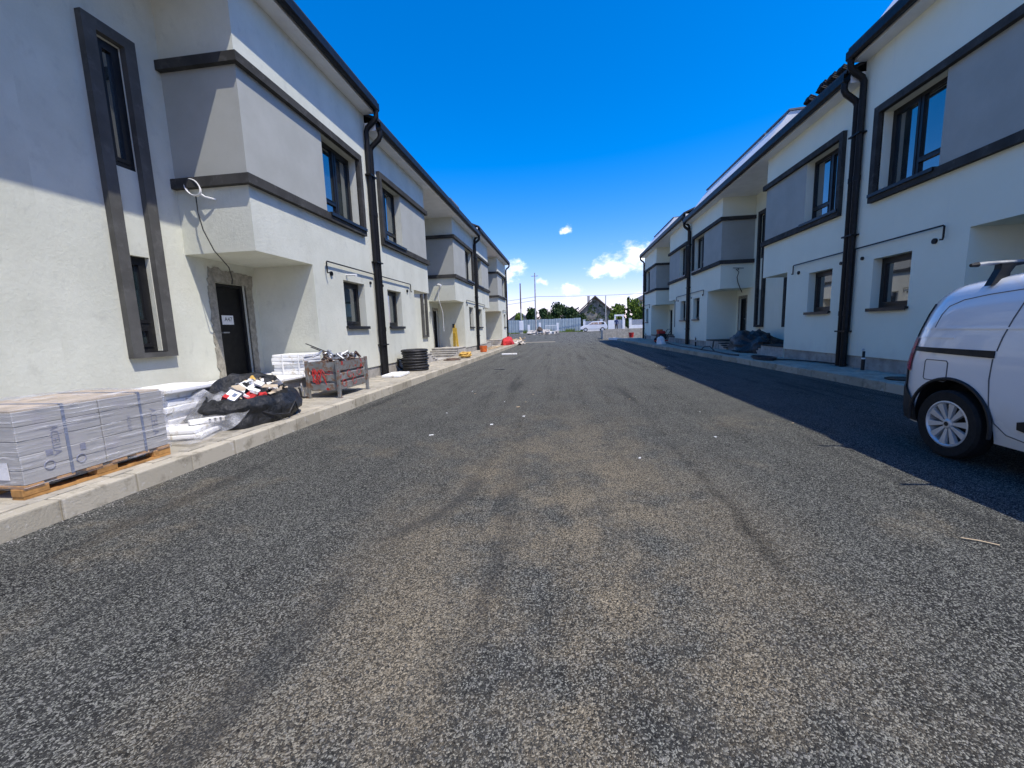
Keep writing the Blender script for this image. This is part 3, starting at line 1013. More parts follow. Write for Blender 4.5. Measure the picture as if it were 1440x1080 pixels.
m.tube([(-5.25, 17.2, 3.1), (-5.3, 17.2, 2.6), (-5.2, 17.4, 2.0), (-5.22, 17.5, 1.2)], .012, 6)
m.tube([(-5.15, 17.1, 3.1), (-5.45, 17.3, 2.7), (-5.55, 17.36, 2.52)], .012, 6)
single('hanging_cable', m, 'white_plastic', 'white cable end hanging from the second bay on the left', 'cable', smooth=True)
m = MB().tube([(6.75, 17.36, 3.2), (6.72, 17.28, 3.22), (6.6, 17.2, 3.2), (6.72, 17.25, 3.1), (6.66, 17.25, 2.9), (6.70, 17.25, 2.7), (6.8, 17.3, 2.5), (7.0, 17.6, 2.35)], .016, 6)
m.tube([(6.9, 17.28, 3.24), (6.5, 17.25, 3.26)], .012, 6)
single('hanging_cable', m, 'black_rubber', 'dark cable hanging from the grey bay of the right row', 'cable', smooth=True)

# roof tile stacks on the eave of the second right house
stk = None
for i, (y, hgt) in enumerate(((9.98 + .12, 3), (10.42, 4), (10.78, 5), (11.28, 4))):
    if stk is None or True:
        tt = thing('tile_stack', ['short tile stack on the right eave beside the downpipe', 'second tile stack from the downpipe on the right eave',
                                  'tallest tile stack on the right eave', 'farthest of the four tile stacks on the right eave'][i], 'roof tiles', (5.86, y, EB + .305), 0, 'tile stacks on the right eave')
        tt.rotation_euler = (0, R(-22.8) * -1, 0)
        for k in range(hgt):
            mm = MB().prism([(-.12, 0), (-.08, .03), (.0, .012), (.08, .03), (.12, 0), (.12, .02), (.08, .045), (0, .028), (-.08, .045), (-.12, .02)], 0, -.14 + random.uniform(-.01, .01), .14)
            part('tile', mm, 'roof_tile', tt, (0, random.uniform(-.012, .012), .035 * k))

# ------------------------------------------------------------------ wrapped cartons on a pallet
PX, PY = -4.06, 2.74
pal = thing('wooden_pallet', 'orange brown wooden pallet under the film-wrapped cartons at left', 'pallet', (PX, PY, PZ), R(-.8))
for i, x in enumerate((-.35, 0, .35)):
    part('runner', MB().box(x - .05, x + .05, -.52, .52, 0, .02), 'pallet_wood', pal)
    for y in (-.45, 0, .45):
        part('block', MB().box(x - .05, x + .05, y - .075, y + .075, .021, .075), 'pallet_wood', pal, bevel=.004)
for i in range(6):
    y = -.46 + i * .184
    part('plank', MB().box(-.41, .41, y - .055, y + .055, .076, .096), 'pallet_wood', pal, bevel=.003)
sk = thing('wrapped_carton_stack', 'grey printed cartons strapped and wrapped in clear film on the pallet', 'cartons', (PX, PY, PZ + .098), R(-.8))
CH = .505
for col in range(2):
    for k in range(5):
        z0 = k * CH / 5
        y0 = -.51 + col * .512
        part('carton', MB().box(-.405, .405, y0 + .002, y0 + .508, z0 + .001, z0 + CH / 5 - .001), 'carton_print', sk, (random.uniform(-.003, .003), 0, 0), bevel=.004)
part('top_card', MB().box(-.40, .39, -.505, .505, CH, CH + .012), 'cardboard', sk)
for y in (-.235, .305):
    m = MB().box(.408, .414, y - .009, y + .009, -.002, CH + .014)
    m.box(-.41, .408, y - .009, y + .009, CH + .013, CH + .017)
    part('strap', m, 'strap_blue', sk)


def lettering(txt, size, parent, loc, rot, mat):
    cu = bpy.data.curves.new('lettering', 'FONT')
    cu.body = txt
    cu.size = size
    cu.align_x = 'CENTER'
    cu.align_y = 'CENTER'
    tmp = bpy.data.objects.new('tmp', cu)
    me = bpy.data.meshes.new_from_object(tmp)
    bpy.data.objects.remove(tmp)
    me.materials.clear()
    me.materials.append(MATS[mat])
    return link('lettering', me, parent, loc, rot)


VR = Euler((R(90), 0, R(90))).to_matrix() @ Euler((0, 0, R(-90))).to_matrix()
VE = VR.to_euler()
lettering('ACELIA', .075, sk, (.4105, .405, .24), VE, 'print_dark')
lettering('ACELIA', .07, sk, (.4105, -.305, .27), VE, 'print_dark')
lettering('ACELIA', .04, sk, (.4105, .2, .27), VE, 'print_dark')
m = MB()
for (y, z) in ((-.36, .10), (-.17, .09)):
    m.tube([Vector((.4105, y + .03 * math.cos(2 * math.pi * i / 16), z + .03 * math.sin(2 * math.pi * i / 16))) for i in range(16)], .004, 4, closed=True)
m.box(.409, .412, -.37, -.33, .17, .21)
m.box(.409, .412, -.165, -.13, .15, .20)
part('print_mark', m, 'print_dark', sk)
part('label_sheet', MB().box(.12, .30, -.5165, -.5125, .04, .16), 'paper', sk)


def film_fn(face):
    def fn(a, b):
        nz = noise.noise(Vector((face * 7 + a * 2.2, b * 9, face))) * .006 + abs(noise.noise(Vector((a * 1.3 + face, b * 26, 3)))) * .010
        o = .418 + nz
        oy = .522 + nz
        z = -.03 + b * (CH + .055)
        if face == 0:
            return (o, -.522 + a * 1.044, z)
        if face == 1:
            return (-.418 + a * .836, -oy, z)
        if face == 2:
            return (-o, -.522 + a * 1.044, z)
        return (-.418 + a * .836, oy, z)
    return fn


m = MB()
for f in range(4):
    m.grid(film_fn(f), 26, 30)
m.grid(lambda a, b: (-.418 + .836 * a, -.522 + 1.044 * b, CH + .03 + .02 * noise.noise(Vector((a * 6, b * 7, 9))) - .02 * (min(a, 1 - a, b, 1 - b) < .06)), 24, 28)
part('film', m, 'stretch_film', sk, smooth=True, weld=True)

# ------------------------------------------------------------------ polystyrene
PS = 'white polystyrene boards on the left pavement'


def board_stack(label, loc, rotz, sizes, group=PS):
    t = thing('polystyrene_stack', label, 'insulation', loc, rotz, group)
    z = 0
    for (sx, sy, th) in sizes:
        m = MB()
        nx, ny = 10, 10
        part('board', MB().box(-sx / 2, sx / 2, -sy / 2, sy / 2, z, z + th - .003), 'polystyrene', t, (random.uniform(-.03, .03), random.uniform(-.03, .03), 0), (0, 0, random.uniform(-.03, .03)), bevel=.012, segs=2)
        z += th
    return t


board_stack('stack of grubby white polystyrene boards behind the wrapped cartons', (-4.78, 4.35, PZ), .05, [(.62, .72, .075)] * 6 + [(.66, .8, .05)])
t = board_stack('two white polystyrene boards lying beside the black debris bag', (-4.16, 3.84, PZ + .02), .35, [(.62, .42, .05), (.52, .40, .05)])
tp = thing('polystyrene_strip', 'white polystyrene strip with black marks in front of the debris bag', 'insulation', (-3.98, 4.02, PZ + .125), .95)
part('strip', MB().box(-.17, .17, -.05, .05, 0, .05), 'polystyrene', tp, bevel=.008)
for k in range(4):
    part('black_mark', MB().box(.0 + .05 * k, .02 + .05 * k, -.054, -.049, .004, .046), 'black_rubber', tp)
ld = thing('polystyrene_sheet', 'white polystyrene sheets covering the doorstep of the nearest left house', 'insulation', (-5.12, 6.52, .472))
for (x0, x1, y0, y1, z) in ((-.62, .58, -.62, .06, 0), (-.6, .60, .075, .70, .004)):
    part('sheet', MB().box(x0, x1, y0, y1, z, z + .045), 'polystyrene', ld, bevel=.008)
bs = board_stack('strapped bundle of polystyrene boards standing in the porch of the nearest left house', (-4.86, 6.93, .525), 0.04, [(.60, .55, .06)] * 6, None)
for x in (-.1, .2):
    part('strap', MB().box(x, x + .02, -.305, -.29, 0, .36), 'white_plastic', bs)
single('polystyrene_sheet', MB().box(-.22, .22, -.42, .42, 0, .06), 'polystyrene', 'lone white polystyrene sheet lying before the left downpipe', 'insulation', (-4.12, 9.55, PZ + .003), (0, 0, .1), bevel=.01)

# ------------------------------------------------------------------ debris bag
bag = thing('debris_bag', 'big open black plastic bag full of packaging waste on the left pavement', 'rubbish bag', (-4.06, 4.74, PZ))


def bag_fn(a, b):
    t = 2 * math.pi * a
    ex, ey = math.cos(t), math.sin(t)
    prof = [(1.0, 0.0), (1.04, .12), (.97, .25), (.80, .335), (.66, .30), (.5, .25), (.25, .27), (0, .28)]
    s = b * (len(prof) - 1)
    i = min(int(s), len(prof) - 2)
    f = s - i
    r = prof[i][0] * (1 - f) + prof[i + 1][0] * f
    z = prof[i][1] * (1 - f) + prof[i + 1][1] * f
    n1 = noise.noise(Vector((ex * 1.6, ey * 1.6, z * 5))) * .16 + noise.noise(Vector((ex * 5, ey * 5, z * 11 + 4))) * .06
    r *= 1 + n1 * (1 if b < .8 else .3)
    back = max(0, -ex * .6 + ey * .5)
    z *= 1 + .95 * back
    z += .05 * noise.noise(Vector((ex * 4, ey * 4, b * 6))) * (b > .1)
    return (.50 * r * ex, .66 * r * ey, max(0, z))


m = MB().grid(bag_fn, 64, 30)
part('bag', m, 'black_plastic', bag, smooth=True, weld=True)
# folds of plastic flopped over the rim
m = MB()
m.grid(lambda a, b: (-.30 + .5 * a + .05 * noise.noise(Vector((a * 5, b * 3, 1))), .42 + .24 * b, .50 - .30 * b * b + .10 * noise.noise(Vector((a * 4, b * 4, 5))) - .28 * (a - .3) ** 2), 18, 14)
part('flap', m, 'black_plastic', bag, smooth=True)
m = MB().tube([(.35, -.35, .20), (.47, -.20, .10), (.53, .02, .07), (.50, .2, .2), (.52, .24, .03)], .010, 6)
part('cord', m, 'black_rubber', bag, smooth=True)
m = MB()


def drape(a, b):
    x = -.42 + .90 * b
    y = -.98 + 1.25 * a
    ridge = max(0, a - .12) ** .85 * .66 * (1 - .55 * b ** 1.4) if a < .72 else .40 * (1 - .55 * b ** 1.4) * (1 - .5 * (a - .72) / .28)
    fold = .035 * math.sin(17 * b + 3 * a + 2 * noise.noise(Vector((a * 2, b * 2, 0)))) * a + .05 * noise.noise(Vector((a * 4, b * 6, 2)))
    return (x + .05 * noise.noise(Vector((a * 4, b * 4, 8))), y - .15 * b * (1 - a), max(.012 + .02 * b, .02 + ridge + fold))


single('clear_plastic_sheet', m.grid(drape, 40, 34), 'clear_sheet', 'crumpled clear plastic sheet draped over the near end of the black bag', 'plastic sheet', (-4.14, 4.60, PZ), smooth=True)


def scrap(kind_, rng):
    m = MB()
    if kind_ == 0:      # bent card
        w_, l_ = rng.uniform(.05, .09), rng.uniform(.08, .13)
        m.prism([(-w_, 0), (0, .03), (w_, .005), (w_, .01), (0, .036), (-w_, .006)], 1, -l_, l_)
    elif kind_ == 1:    # crumpled paper or wrapper
        sd = rng.random() * 50
        m.grid(lambda a, b: ((a - .5) * .16, (b - .5) * .18, .06 * noise.noise(Vector((a * 3 + sd, b * 3, sd))) + .035), 6, 6)
    else:               # small carton
        m.box(-.05, .05, -.07, .07, 0, .04)
    return m


rng = random.Random(11)
bx_, by_ = -4.06, 4.74
SP = [('brown_card', 0, 'cardboard', 'brown cardboard piece on top of the waste in the black bag', (-.02, -.16, .37), (.5, .3, .6), 1.15),
      ('red_wrapper', 1, 'red_fabric', 'bright red wrapper on the waste in the black bag', (.20, -.12, .29), (.35, .6, .3), 1.35),
      ('white_carton', 2, 'paper', 'white carton with red and blue corner left in the black bag', (.06, -.34, .33), (.4, .5, .4), 1.3),
      ('yellow_wrapper', 1, 'yellow_net', 'yellowish wrapper at the back of the waste in the black bag', (-.10, .22, .44), (.3, .4, 0), 1.0)]
for nm, kd, mt, lb, p, r_, s_ in SP:
    o = single(nm, scrap(kd, rng), mt, lb, 'packaging', (bx_ + p[0], by_ + p[1], PZ + p[2]), r_)
    o.scale = (s_, s_, s_)
    if nm == 'white_carton':
        part('red_corner', MB().box(-.052, -.01, -.072, -.02, -.001, .041), 'red_fabric', o)
        part('blue_print', MB().box(.0, .03, -.02, .04, .0, .0415), 'strap_blue', o)
for i in range(22):
    a, rr = rng.uniform(0, 6.28), math.sqrt(rng.random())
    p = (.30 * rr * math.cos(a) + .05, .42 * rr * math.sin(a) + .12)
    z = .30 + .16 * (1 - rr) + max(0, -p[0]) * .3 + rng.uniform(0, .05)
    kd = rng.choice((0, 1, 1, 2))
    o = single('packaging_scrap', scrap(kd, rng), rng.choice(('paper', 'paper', 'paper', 'polystyrene', 'cardboard')),
               'scrap of torn packaging among the waste heaped in the black bag', 'packaging', (bx_ + p[0], by_ + p[1], PZ + z), (rng.uniform(-.6, .6), rng.uniform(-.2, .9), rng.uniform(0, 6)), 'packaging scraps in the black bag')
    s_ = rng.uniform(.6, 1.0)
    o.scale = (s_, s_, s_)

# ------------------------------------------------------------------ steel stillage full of scaffold fittings
CX0, CX1, CY0, CY1, CZ0, CZ1 = -4.30, -3.75, 6.35, 7.33, PZ + .13, .74
cr = thing('steel_crate', 'grey steel stillage with red graffiti on the left pavement', 'crate', ((CX0 + CX1) / 2, (CY0 + CY1) / 2, PZ))
hx, hy = (CX1 - CX0) / 2, (CY1 - CY0) / 2
for sx in (-1, 1):
    for sy in (-1, 1):
        part('post', MB().box(sx * hx - .025, sx * hx + .025, sy * hy - .025, sy * hy + .025, 0.012, .63), 'crate_steel', cr, bevel=.004)
        part('foot', MB().box(sx * hx - .04, sx * hx + .04, sy * hy - .04, sy * hy + .04, 0, .011), 'crate_steel', cr)
wave = []
zz = .13
for k in range(3):
    wave += [(0, zz), (0, zz + .105), (.024, zz + .12), (.024, zz + .155)]
    zz += .16
wave = wave[:-2] + [(0, .605)]
for sx in (-1, 1):
    pr_ = [(sx * (hx - .012 - a), z) for a, z in wave] + [(sx * (hx - .016 - a), z) for a, z in wave[::-1]]
    part('side_panel', MB().prism(pr_, 1, -hy + .027, hy - .027), 'crate_steel', cr)
for sy in (-1, 1):
    pr_ = [(sy * (hy - .012 - a), z) for a, z in wave] + [(sy * (hy - .016 - a), z) for a, z in wave[::-1]]
    part('end_panel', MB().prism(pr_, 0, -hx + .027, hx - .027), 'crate_steel', cr)
part('floor', MB().box(-hx + .03, hx - .03, -hy + .03, hy - .03, .12, .14), 'crate_steel', cr)
rngc = random.Random(5)


def scribble(fn, seed, n=46):
    r = random.Random(seed)
    pts = []
    for i in range(n):
        t = i / n
        pts.append(fn(.5 + .42 * math.sin(t * 9 + seed) * (.6 + .4 * r.random()), .5 + .38 * math.sin(t * 23 + seed * 2) * (.6 + .4 * r.random())))
    return pts


m = MB()
m.tube(scribble(lambda a, b: (-hx + .06 + a * .3, -hy + .009, .16 + b * .4), 4), .005, 4)
m.tube(scribble(lambda a, b: (-hx + .05 + a * .22, -hy + .009, .22 + b * .3), 9), .007, 4)
for k in range(4):
    m.tube([(hx - .009, -hy + .2 + .17 * k + .07 * math.cos(t * .5), .23 + .14 * (k % 2) + .06 * math.sin(t * .5)) for t in range(13)], .004, 4)
part('graffiti', m, 'red_paint', cr)
cc = Vector(((CX0 + CX1) / 2, (CY0 + CY1) / 2, PZ + .50))
for i in range(34):
    mt = rngc.choice(('rusty_steel', 'galvanised', 'galvanised', 'rusty_steel'))
    m = MB()
    k = rngc.random()
    if k < .45:
        m.tube(ring_path((0, 0, 0), .04, (1, 0, 0), (0, 0, 1), 12), .011, 6, closed=True)
        m.box(-.02, .02, -.03, .03, .03, .07)
    elif k < .8:
        m.box(-.02, .02, -.07, .07, -.012, .012)
        m.tube([(0, .05, -.03), (0, .05, .07)], .010, 6)
        m.tube([(0, -.05, -.03), (0, -.05, .05)], .012, 6)
    else:
        m.tube([(0, -.12, 0), (0, 0, .03), (0, .12, -.01)], .016, 6)
    p = cc + Vector((rngc.uniform(-.2, .2), rngc.uniform(-.42, .42), rngc.uniform(.08, .24)))
    single('scaffold_fitting', m, mt, 'steel scaffold fitting heaped in the grey stillage', 'scaffold fitting', p, (rngc.uniform(0, 3), rngc.uniform(0, 3), rngc.uniform(0, 6)), 'scaffold fittings in the stillage')
single('fitting_heap', MB().grid(lambda a, b: ((a - .5) * .46, (b - .5) * .86, .42 + .20 * math.sin(math.pi * a) * math.sin(math.pi * b) + .05 * noise.noise(Vector((a * 9, b * 14, 0)))), 14, 24),
       'rusty_steel', 'rusty mass of small fittings filling the grey stillage', 'scrap steel', (cc.x, cc.y, PZ)).__setitem__('kind', 'stuff')
for i, (a, b, lb) in enumerate((((-.30, -.42, .22), (.02, -.05, -.02), 'long dark steel rod leaning out of the stillage, upper one'), ((-.24, -.38, .16), (.05, -.10, -.04), 'long dark steel rod leaning out of the stillage, lower one'))):
    single('steel_rod', MB().tube([a, b], .008, 6), 'black_metal', lb, 'steel rod', cc + Vector((0, 0, .2)))
single('bent_hook', MB().tube([(0, 0, .01), (0, -.08, .01), (-.03, -.12, .03), (-.05, -.12, .17), (-.07, -.12, .19)], .018, 8), 'black_rubber', 'black bent pipe end standing left of the grey stillage', 'pipe', (-4.38, 6.42, PZ), smooth=True)
single('bent_pipe', MB().tube([(0, 0, .01), (0, 0, .1), (0, -.06, .1), (0, -.06, .24)], .008, 6), 'white_plastic', 'thin white pipe bent against the landing face left of the stillage', 'pipe', (-4.53, 6.55, PZ))


# standpipes
def standpipe(label, loc, s, low, grp='water standpipes at the plinths'):
    t = thing('standpipe', label, 'standpipe', loc, 0, grp)
    part('lower_pipe', MB().tube([(0, 0, 0), (0, 0, .22)], .032, 10), low, t, smooth=True)
    part('collar', MB().tube([(0, 0, .221), (0, 0, .25)], .034, 10), 'white_plastic', t, smooth=True)
    part('riser', MB().tube([(0, 0, .251), (0, 0, .38)], .024, 10), 'black_rubber', t, smooth=True)
    part('tap', MB().tube([(0, 0, .381), (0, 0, .42), (-.03 * s, -.02, .425), (-.05 * s, -.03, .40)], .012, 8), 'galvanised', t, smooth=True)
    return t


standpipe('standpipe with bright green foot at the left wall behind the stillage', (-4.36, 8.5, PZ), -1, 'green_plastic')
standpipe('standpipe with dark lower half at the shaded right wall near the van', (5.93, 9.02, PZ), 1, 'trim_plastic')
standpipe('slim dark standpipe beside the far right downpipe', (5.9, 19.6, PZ), 1, 'black_rubber')
standpipe('slim dark standpipe at the last wall of the right row', (5.9, 31.2, PZ), 1, 'black_rubber')

# coil of black corrugated pipe
t = thing('corrugated_pipe_coil', 'tall coil of black corrugated pipe on the left pavement', 'pipe coil', (-4.12, 10.9, PZ))
for k in range(8):
    r_ = .325 + .012 * math.sin(k * 2.1)
    part('pipe_loop', MB().tube(ring_path((.012 * math.sin(k * 1.7), .012 * math.cos(k), .037 + .073 * k), r_, (1, 0, 0), (0, 1, .02 * math.sin(k)), 36), .036, 8, closed=True), 'black_rubber', t, smooth=True)
part('pipe_end', MB().tube([(-.3, -.12, .3), (-.42, -.18, .33), (-.46, -.1, .15), (-.44, .1, .04)], .034, 8), 'black_rubber', t, smooth=True)

# leaning plank, net, bucket, wires, boards, red bundle on the left pavement further up
t = thing('yellow_plank', 'pair of yellow planks leaning in the porch of the third left house', 'plank', (-5.1, 18.6, .475))
part('board', MB().box(-.06, .06, -.02, .02, 0, 1.0), 'yellow_paint', t, (0, 0.07, 0), (.08, .04, 0))
part('board', MB().box(-.05, .05, -.02, .02, 0, .86), 'yellow_paint', t, (.17, .0, 0), (.10, -.05, 0))
part('dark_grip', MB().box(-.05, .05, -.03, .03, .87, 1.05), 'black_rubber', t, (-.02, 0.08, 0), (.08, .04, 0))
rn = random.Random(21)


def tangle(n, sx, sy, sz, r, seed):
    q = random.Random(seed)
    m = MB()
    for k in range(n):
        pts = []
        a0, rr = q.uniform(0, 6.28), q.uniform(.5, 1)
        for i in range(14):
            a = a0 + i * .5
            pts.append((sx * rr * math.cos(a) + q.uniform(-.03, .03), sy * rr * math.sin(a) + q.uniform(-.03, .03), sz * (.1 + .9 * (k / n)) * (.6 + .4 * q.random())))
        m.tube(pts, r, 5)
    return m


single('orange_pipe_tangle', tangle(12, .24, .42, .22, .022, 4), 'yellow_net', 'heap of orange yellow flexible conduit by the left kerb', 'conduit', (-3.85, 15.6, PZ + .02), smooth=True)
single('wire_tangle', tangle(5, .28, .34, .06, .012, 8), 'rusty_steel', 'flat tangle of reddish wire on the left pavement', 'wire', (-4.05, 14.4, PZ + .015), smooth=True)
t = thing('orange_bucket', 'orange plastic bucket at the left pavement edge beyond the second downpipe', 'bucket', (-3.86, 19.3, PZ))
part('shell', MB().lathe([(.13, 0), (.17, .30), (.178, .30), (.178, .285), (.16, .02), (0, .02)], 20), 'orange_plastic', t, smooth=True)
part('handle', MB().tube([(.17 * math.cos(a), .05, .29 + .14 * math.sin(a)) for a in [i * math.pi / 8 for i in range(9)]], .006, 5), 'galvanised', t)
for i in range(5):
    single('loose_board', MB().box(-.09, .09, -.5, .5, 0, .03), 'wood_pale', 'loose pale board lying on the far left pavement before the second porch', 'board', (-4.1 + rn.uniform(-.2, .25), 21.6 + i * .75, PZ + .004 + .003 * i), (0, 0, rn.uniform(-1.4, 1.4)), 'loose boards on the far left pavement')


def lumpy(sx, sy, sz, seed, nu=28, nv=12, amp=.25):
    def fn(a, b):
        t_ = 2 * math.pi * a
        p = b * math.pi / 2
        ex, ey, ez = math.cos(t_) * math.cos(p), math.sin(t_) * math.cos(p), math.sin(p)
        k = 1 + amp * noise.noise(Vector((ex * 2 + seed, ey * 2, ez * 2))) + amp * .5 * noise.noise(Vector((ex * 6 + seed, ey * 6, ez * 6)))
        return (sx * ex * k, sy * ey * k, max(0, sz * ez * k))
    return MB().grid(fn, nu, nv)


single('red_bundle', lumpy(.42, 1.3, .50, 3), 'red_fabric', 'bright red bundle of conduit sacks at the end of the left row', 'bundle', (-3.9, 27.8, PZ), smooth=True, weld=True)
single('rubble_heap', lumpy(.5, 1.3, .32, 9, amp=.5), 'rubble', 'heap of pale rubble and wood behind the red bundle', 'rubble', (-3.55, 30.8, PZ - .1), weld=True)
for i in range(6):
    single('loose_board', MB().box(-.05, .05, -.55, .55, 0, .04), 'wood_pale', 'pale offcut lying on the rubble behind the red bundle', 'board', (-3.5 + rn.uniform(-.3, .2), 30.2 + .4 * i, PZ + .18 + rn.uniform(0, .1)), (rn.uniform(-.3, .3), 0, rn.uniform(-1, 1)), 'offcuts on the rubble')
single('polystyrene_offcut', MB().box(-.36, .36, -.10, .10, 0, .07), 'polystyrene', 'white polystyrene offcut lying on the road by the left kerb', 'insulation', (-2.58, 19.0, .004), (0, 0, .1), bevel=.01)
single('road_edge_strip', MB().box(KL + .06, -.80, 34.3, 34.62, -.05, .05), 'kerb_concrete', 'pale kerb strip laid across the end of the road', 'kerb strip', bevel=.01)['kind'] = 'structure'

# ------------------------------------------------------------------ right pavement clutter
single('black_sheeting_heap', lumpy(.62, 1.45, .68, 5, 40, 18, .3), 'black_plastic', 'large heap of black plastic sheeting by the right entrance steps', 'sheeting', (6.55, 15.3, PZ), smooth=True, weld=True)
hc = thing('hose_coil', 'flat coil of black hose on the right pavement before the concrete landing', 'hose', (5.38, 11.95, PZ + .015))
for k in range(3):
    part('loop', MB().tube(ring_path((.02 * k, .05 * k, .022 * k), .30 + .03 * k, (.62, 0, 0), (0, 1.5, 0), 26), .017, 6, closed=True), 'black_rubber', hc, smooth=True)
part('tail', MB().tube([(.1, -.4, .02), (.35, -.62, .02), (.6, -1.3, .02), (.72, -2.2, .02)], .017, 6), 'black_rubber', hc, smooth=True)
single('black_hose', MB().tube([(5.5, 23.2, .19), (5.35, 21.5, .17), (5.25, 19.5, .17), (5.3, 17.6, .17), (5.22, 16.4, .17), (5.3, 15.4, .17), (5.22, 14.2, .17), (5.3, 13.4, .17)], .028, 8),
       'black_rubber', 'long black hose stretched along the right pavement', 'hose', smooth=True)
single('hose_bow', MB().tube([(5.2, 16.6, .17), (5.22, 16.3, .3), (5.26, 15.8, .33), (5.3, 15.4, .17)], .02, 6), 'black_rubber', 'short black hose bowed up from the right pavement', 'hose', smooth=True)
single('cable_ring', MB().tube(ring_path((0, 0, .16), .13, (.35, .9, 0), (.1, 0, 1), 22), .02, 8, closed=True), 'black_rubber', 'black cable ring leaning on the right plinth', 'cable', (5.98, 17.6, PZ), smooth=True)
t = thing('manhole_cover', 'dark manhole cover and hose on the right pavement behind the van', 'manhole cover', (5.62, 7.55, PZ + .004))
part('cover', MB().lathe([(.22, 0), (.22, .012), (0, .012)], 28), 'trim_plastic', t)
part('ring', MB().lathe([(.225, 0), (.225, .016), (.26, .016), (.26, 0)], 28), 'black_metal', t)
t = thing('orange_pipe', 'upright orange drain pipe at the far end of the right pavement', 'pipe', (5.55, 25.2, PZ))
part('pipe', MB().lathe([(.16, 0), (.16, .62), (.14, .62), (.14, .05)], 20), 'orange_plastic', t, smooth=True)
part('socket', MB().lathe([(.165, .60), (.185, .61), (.185, .74), (.16, .74), (.16, .63)], 20), 'orange_plastic', t, smooth=True)
# plate compactor / wheeled machine
t = thing('wheeled_compressor', 'dark wheeled machine with red frame beside the orange pipe', 'machine', (5.35, 23.9, PZ), .3)
part('engine', MB().box(-.22, .22, -.2, .2, .22, .52), 'trim_plastic', t, bevel=.05, segs=2)
part('tank', MB().tube([(-.2, 0, .58), (.2, 0, .58)], .09, 12), 'red_paint', t, smooth=True)
part('base', MB().box(-.3, .3, -.24, .24, .1, .16), 'red_paint', t, bevel=.01)
for y in (-.27, .27):
    part('wheel', MB().lathe([(.05, -.03), (.15, -.03), (.16, 0), (.15, .03), (.05, .03)], 18, Matrix.Translation((-.12, y, .16)) @ Matrix.Rotation(R(90), 4, 'X')), 'tyre_rubber', t, smooth=True)
part('handle', MB().tube([(.2, -.2, .3), (.5, -.2, .75), (.5, .2, .75), (.2, .2, .3)], .015, 6), 'black_metal', t)
single('white_sack', lumpy(.22, .3, .42, 14), 'white_sheet', 'white sack standing beside the dark wheeled machine', 'sack', (5.05, 22.6, PZ), smooth=True, weld=True)
single('red_bucket', MB().lathe([(.17, 0), (.22, .42), (.20, .42), (.15, .03), (0, .03)], 20), 'red_fabric', 'red tub standing before the low concrete wall at the far end', 'tub', (5.55, 35.6, .16), smooth=True)
for i, (x, y, a) in enumerate(((4.0, 34.6, .75), (4.35, 34.95, .55))):
    single('loose_kerb_stone', MB().box(-.1, .1, -.5, .5, 0, .16), 'white_sheet', ['pale loose kerb stone tilted at the end of the right kerb', 'pale loose kerb stone lying against the right kerb end'][i], 'kerb stone', (x, y, .02), (.06, .1, a), bevel=.012)

# litter on the road
for i in range(26):
    x, y = rn.uniform(-3.2, 3.4), rn.choice((rn.uniform(2.2, 8), rn.uniform(5, 22)))
    sd = rn.random() * 30
    s_ = rn.uniform(.012, .03)
    m = MB().grid(lambda a, b: ((a - .5) * 2 * s_, (b - .5) * 1.4 * s_, .004 + .012 * abs(noise.noise(Vector((a * 2 + sd, b * 2, sd))))), 3, 3)
    single('paper_bit', m, rn.choice(('paper', 'polystyrene', 'wood_pale')), 'tiny pale scrap lying on the asphalt', 'litter', (x, y, .002), (0, 0, rn.uniform(0, 6)), 'pale scraps on the asphalt')
single('wood_splinter', MB().tube([(0, 0, .006), (.06, -.03, .008), (.12, -.07, .006)], .004, 5), 'wood_pale', 'thin pale stick on the asphalt in the right foreground', 'stick', (2.1, 2.36, 0))
single('asphalt_crumbs', MB().box(-.16, .16, -.05, .05, 0, .012), 'trim_plastic', 'dark crumbs of asphalt on the road near the left kerb', 'asphalt', (-1.95, 12.1, .002), bevel=.005)


# ------------------------------------------------------------------ the white van (rear towards the far end, nose towards the camera side)
van = thing('white_van', 'white panel van parked at the right kerb with roof bars', 'van', (3.97, 4.46, 0))
HW = .80


def zroof(y):
    pts = [(0, 1.32), (.12, 1.41), (.35, 1.47), (.8, 1.505), (1.4, 1.525), (2.3, 1.51), (2.65, 1.43), (3.2, 1.02), (3.4, .95), (3.75, .84), (3.95, .70)]
    for (a, xa), (b, xb) in zip(pts[:-1], pts[1:]):
        if y <= b:
            return xa + (xb - xa) * (y - a) / (b - a)
    return .7


def wid(y):
    pts = [(0, .70), (.04, .80), (.12, .90), (.25, .965), (.42, .995), (.7, 1), (2.8, 1), (3.3, .975), (3.6, .92), (3.85, .80), (3.95, .66)]
    for (a, xa), (b, xb) in zip(pts[:-1], pts[1:]):
        if y <= b:
            return xa + (xb - xa) * (y - a) / (b - a)
    return .66


SEC = [(.76, 0.0), (.785, .08), (.80, .26), (.803, .45), (.80, .55), (.79, .63), (.775, .72), (.745, .83), (.70, .92), (.655, .965), (.58, .988), (.40, .997), (.2, 1.0), (0, 1.0)]


def van_pt(i, y, off=0.0):
    x, f = SEC[i]
    zt = zroof(y)
    zb = .22
    z = zb + (zt - zb) * f
    k = wid(y)
    k = k + (1 - k) * (.0 if f < .9 else .12)
    lean = .30 * max(0, (z - .72)) ** 1.15 * max(0, 1 - y / .9)
    return Vector((-(x * k + off), -(y + lean), z))


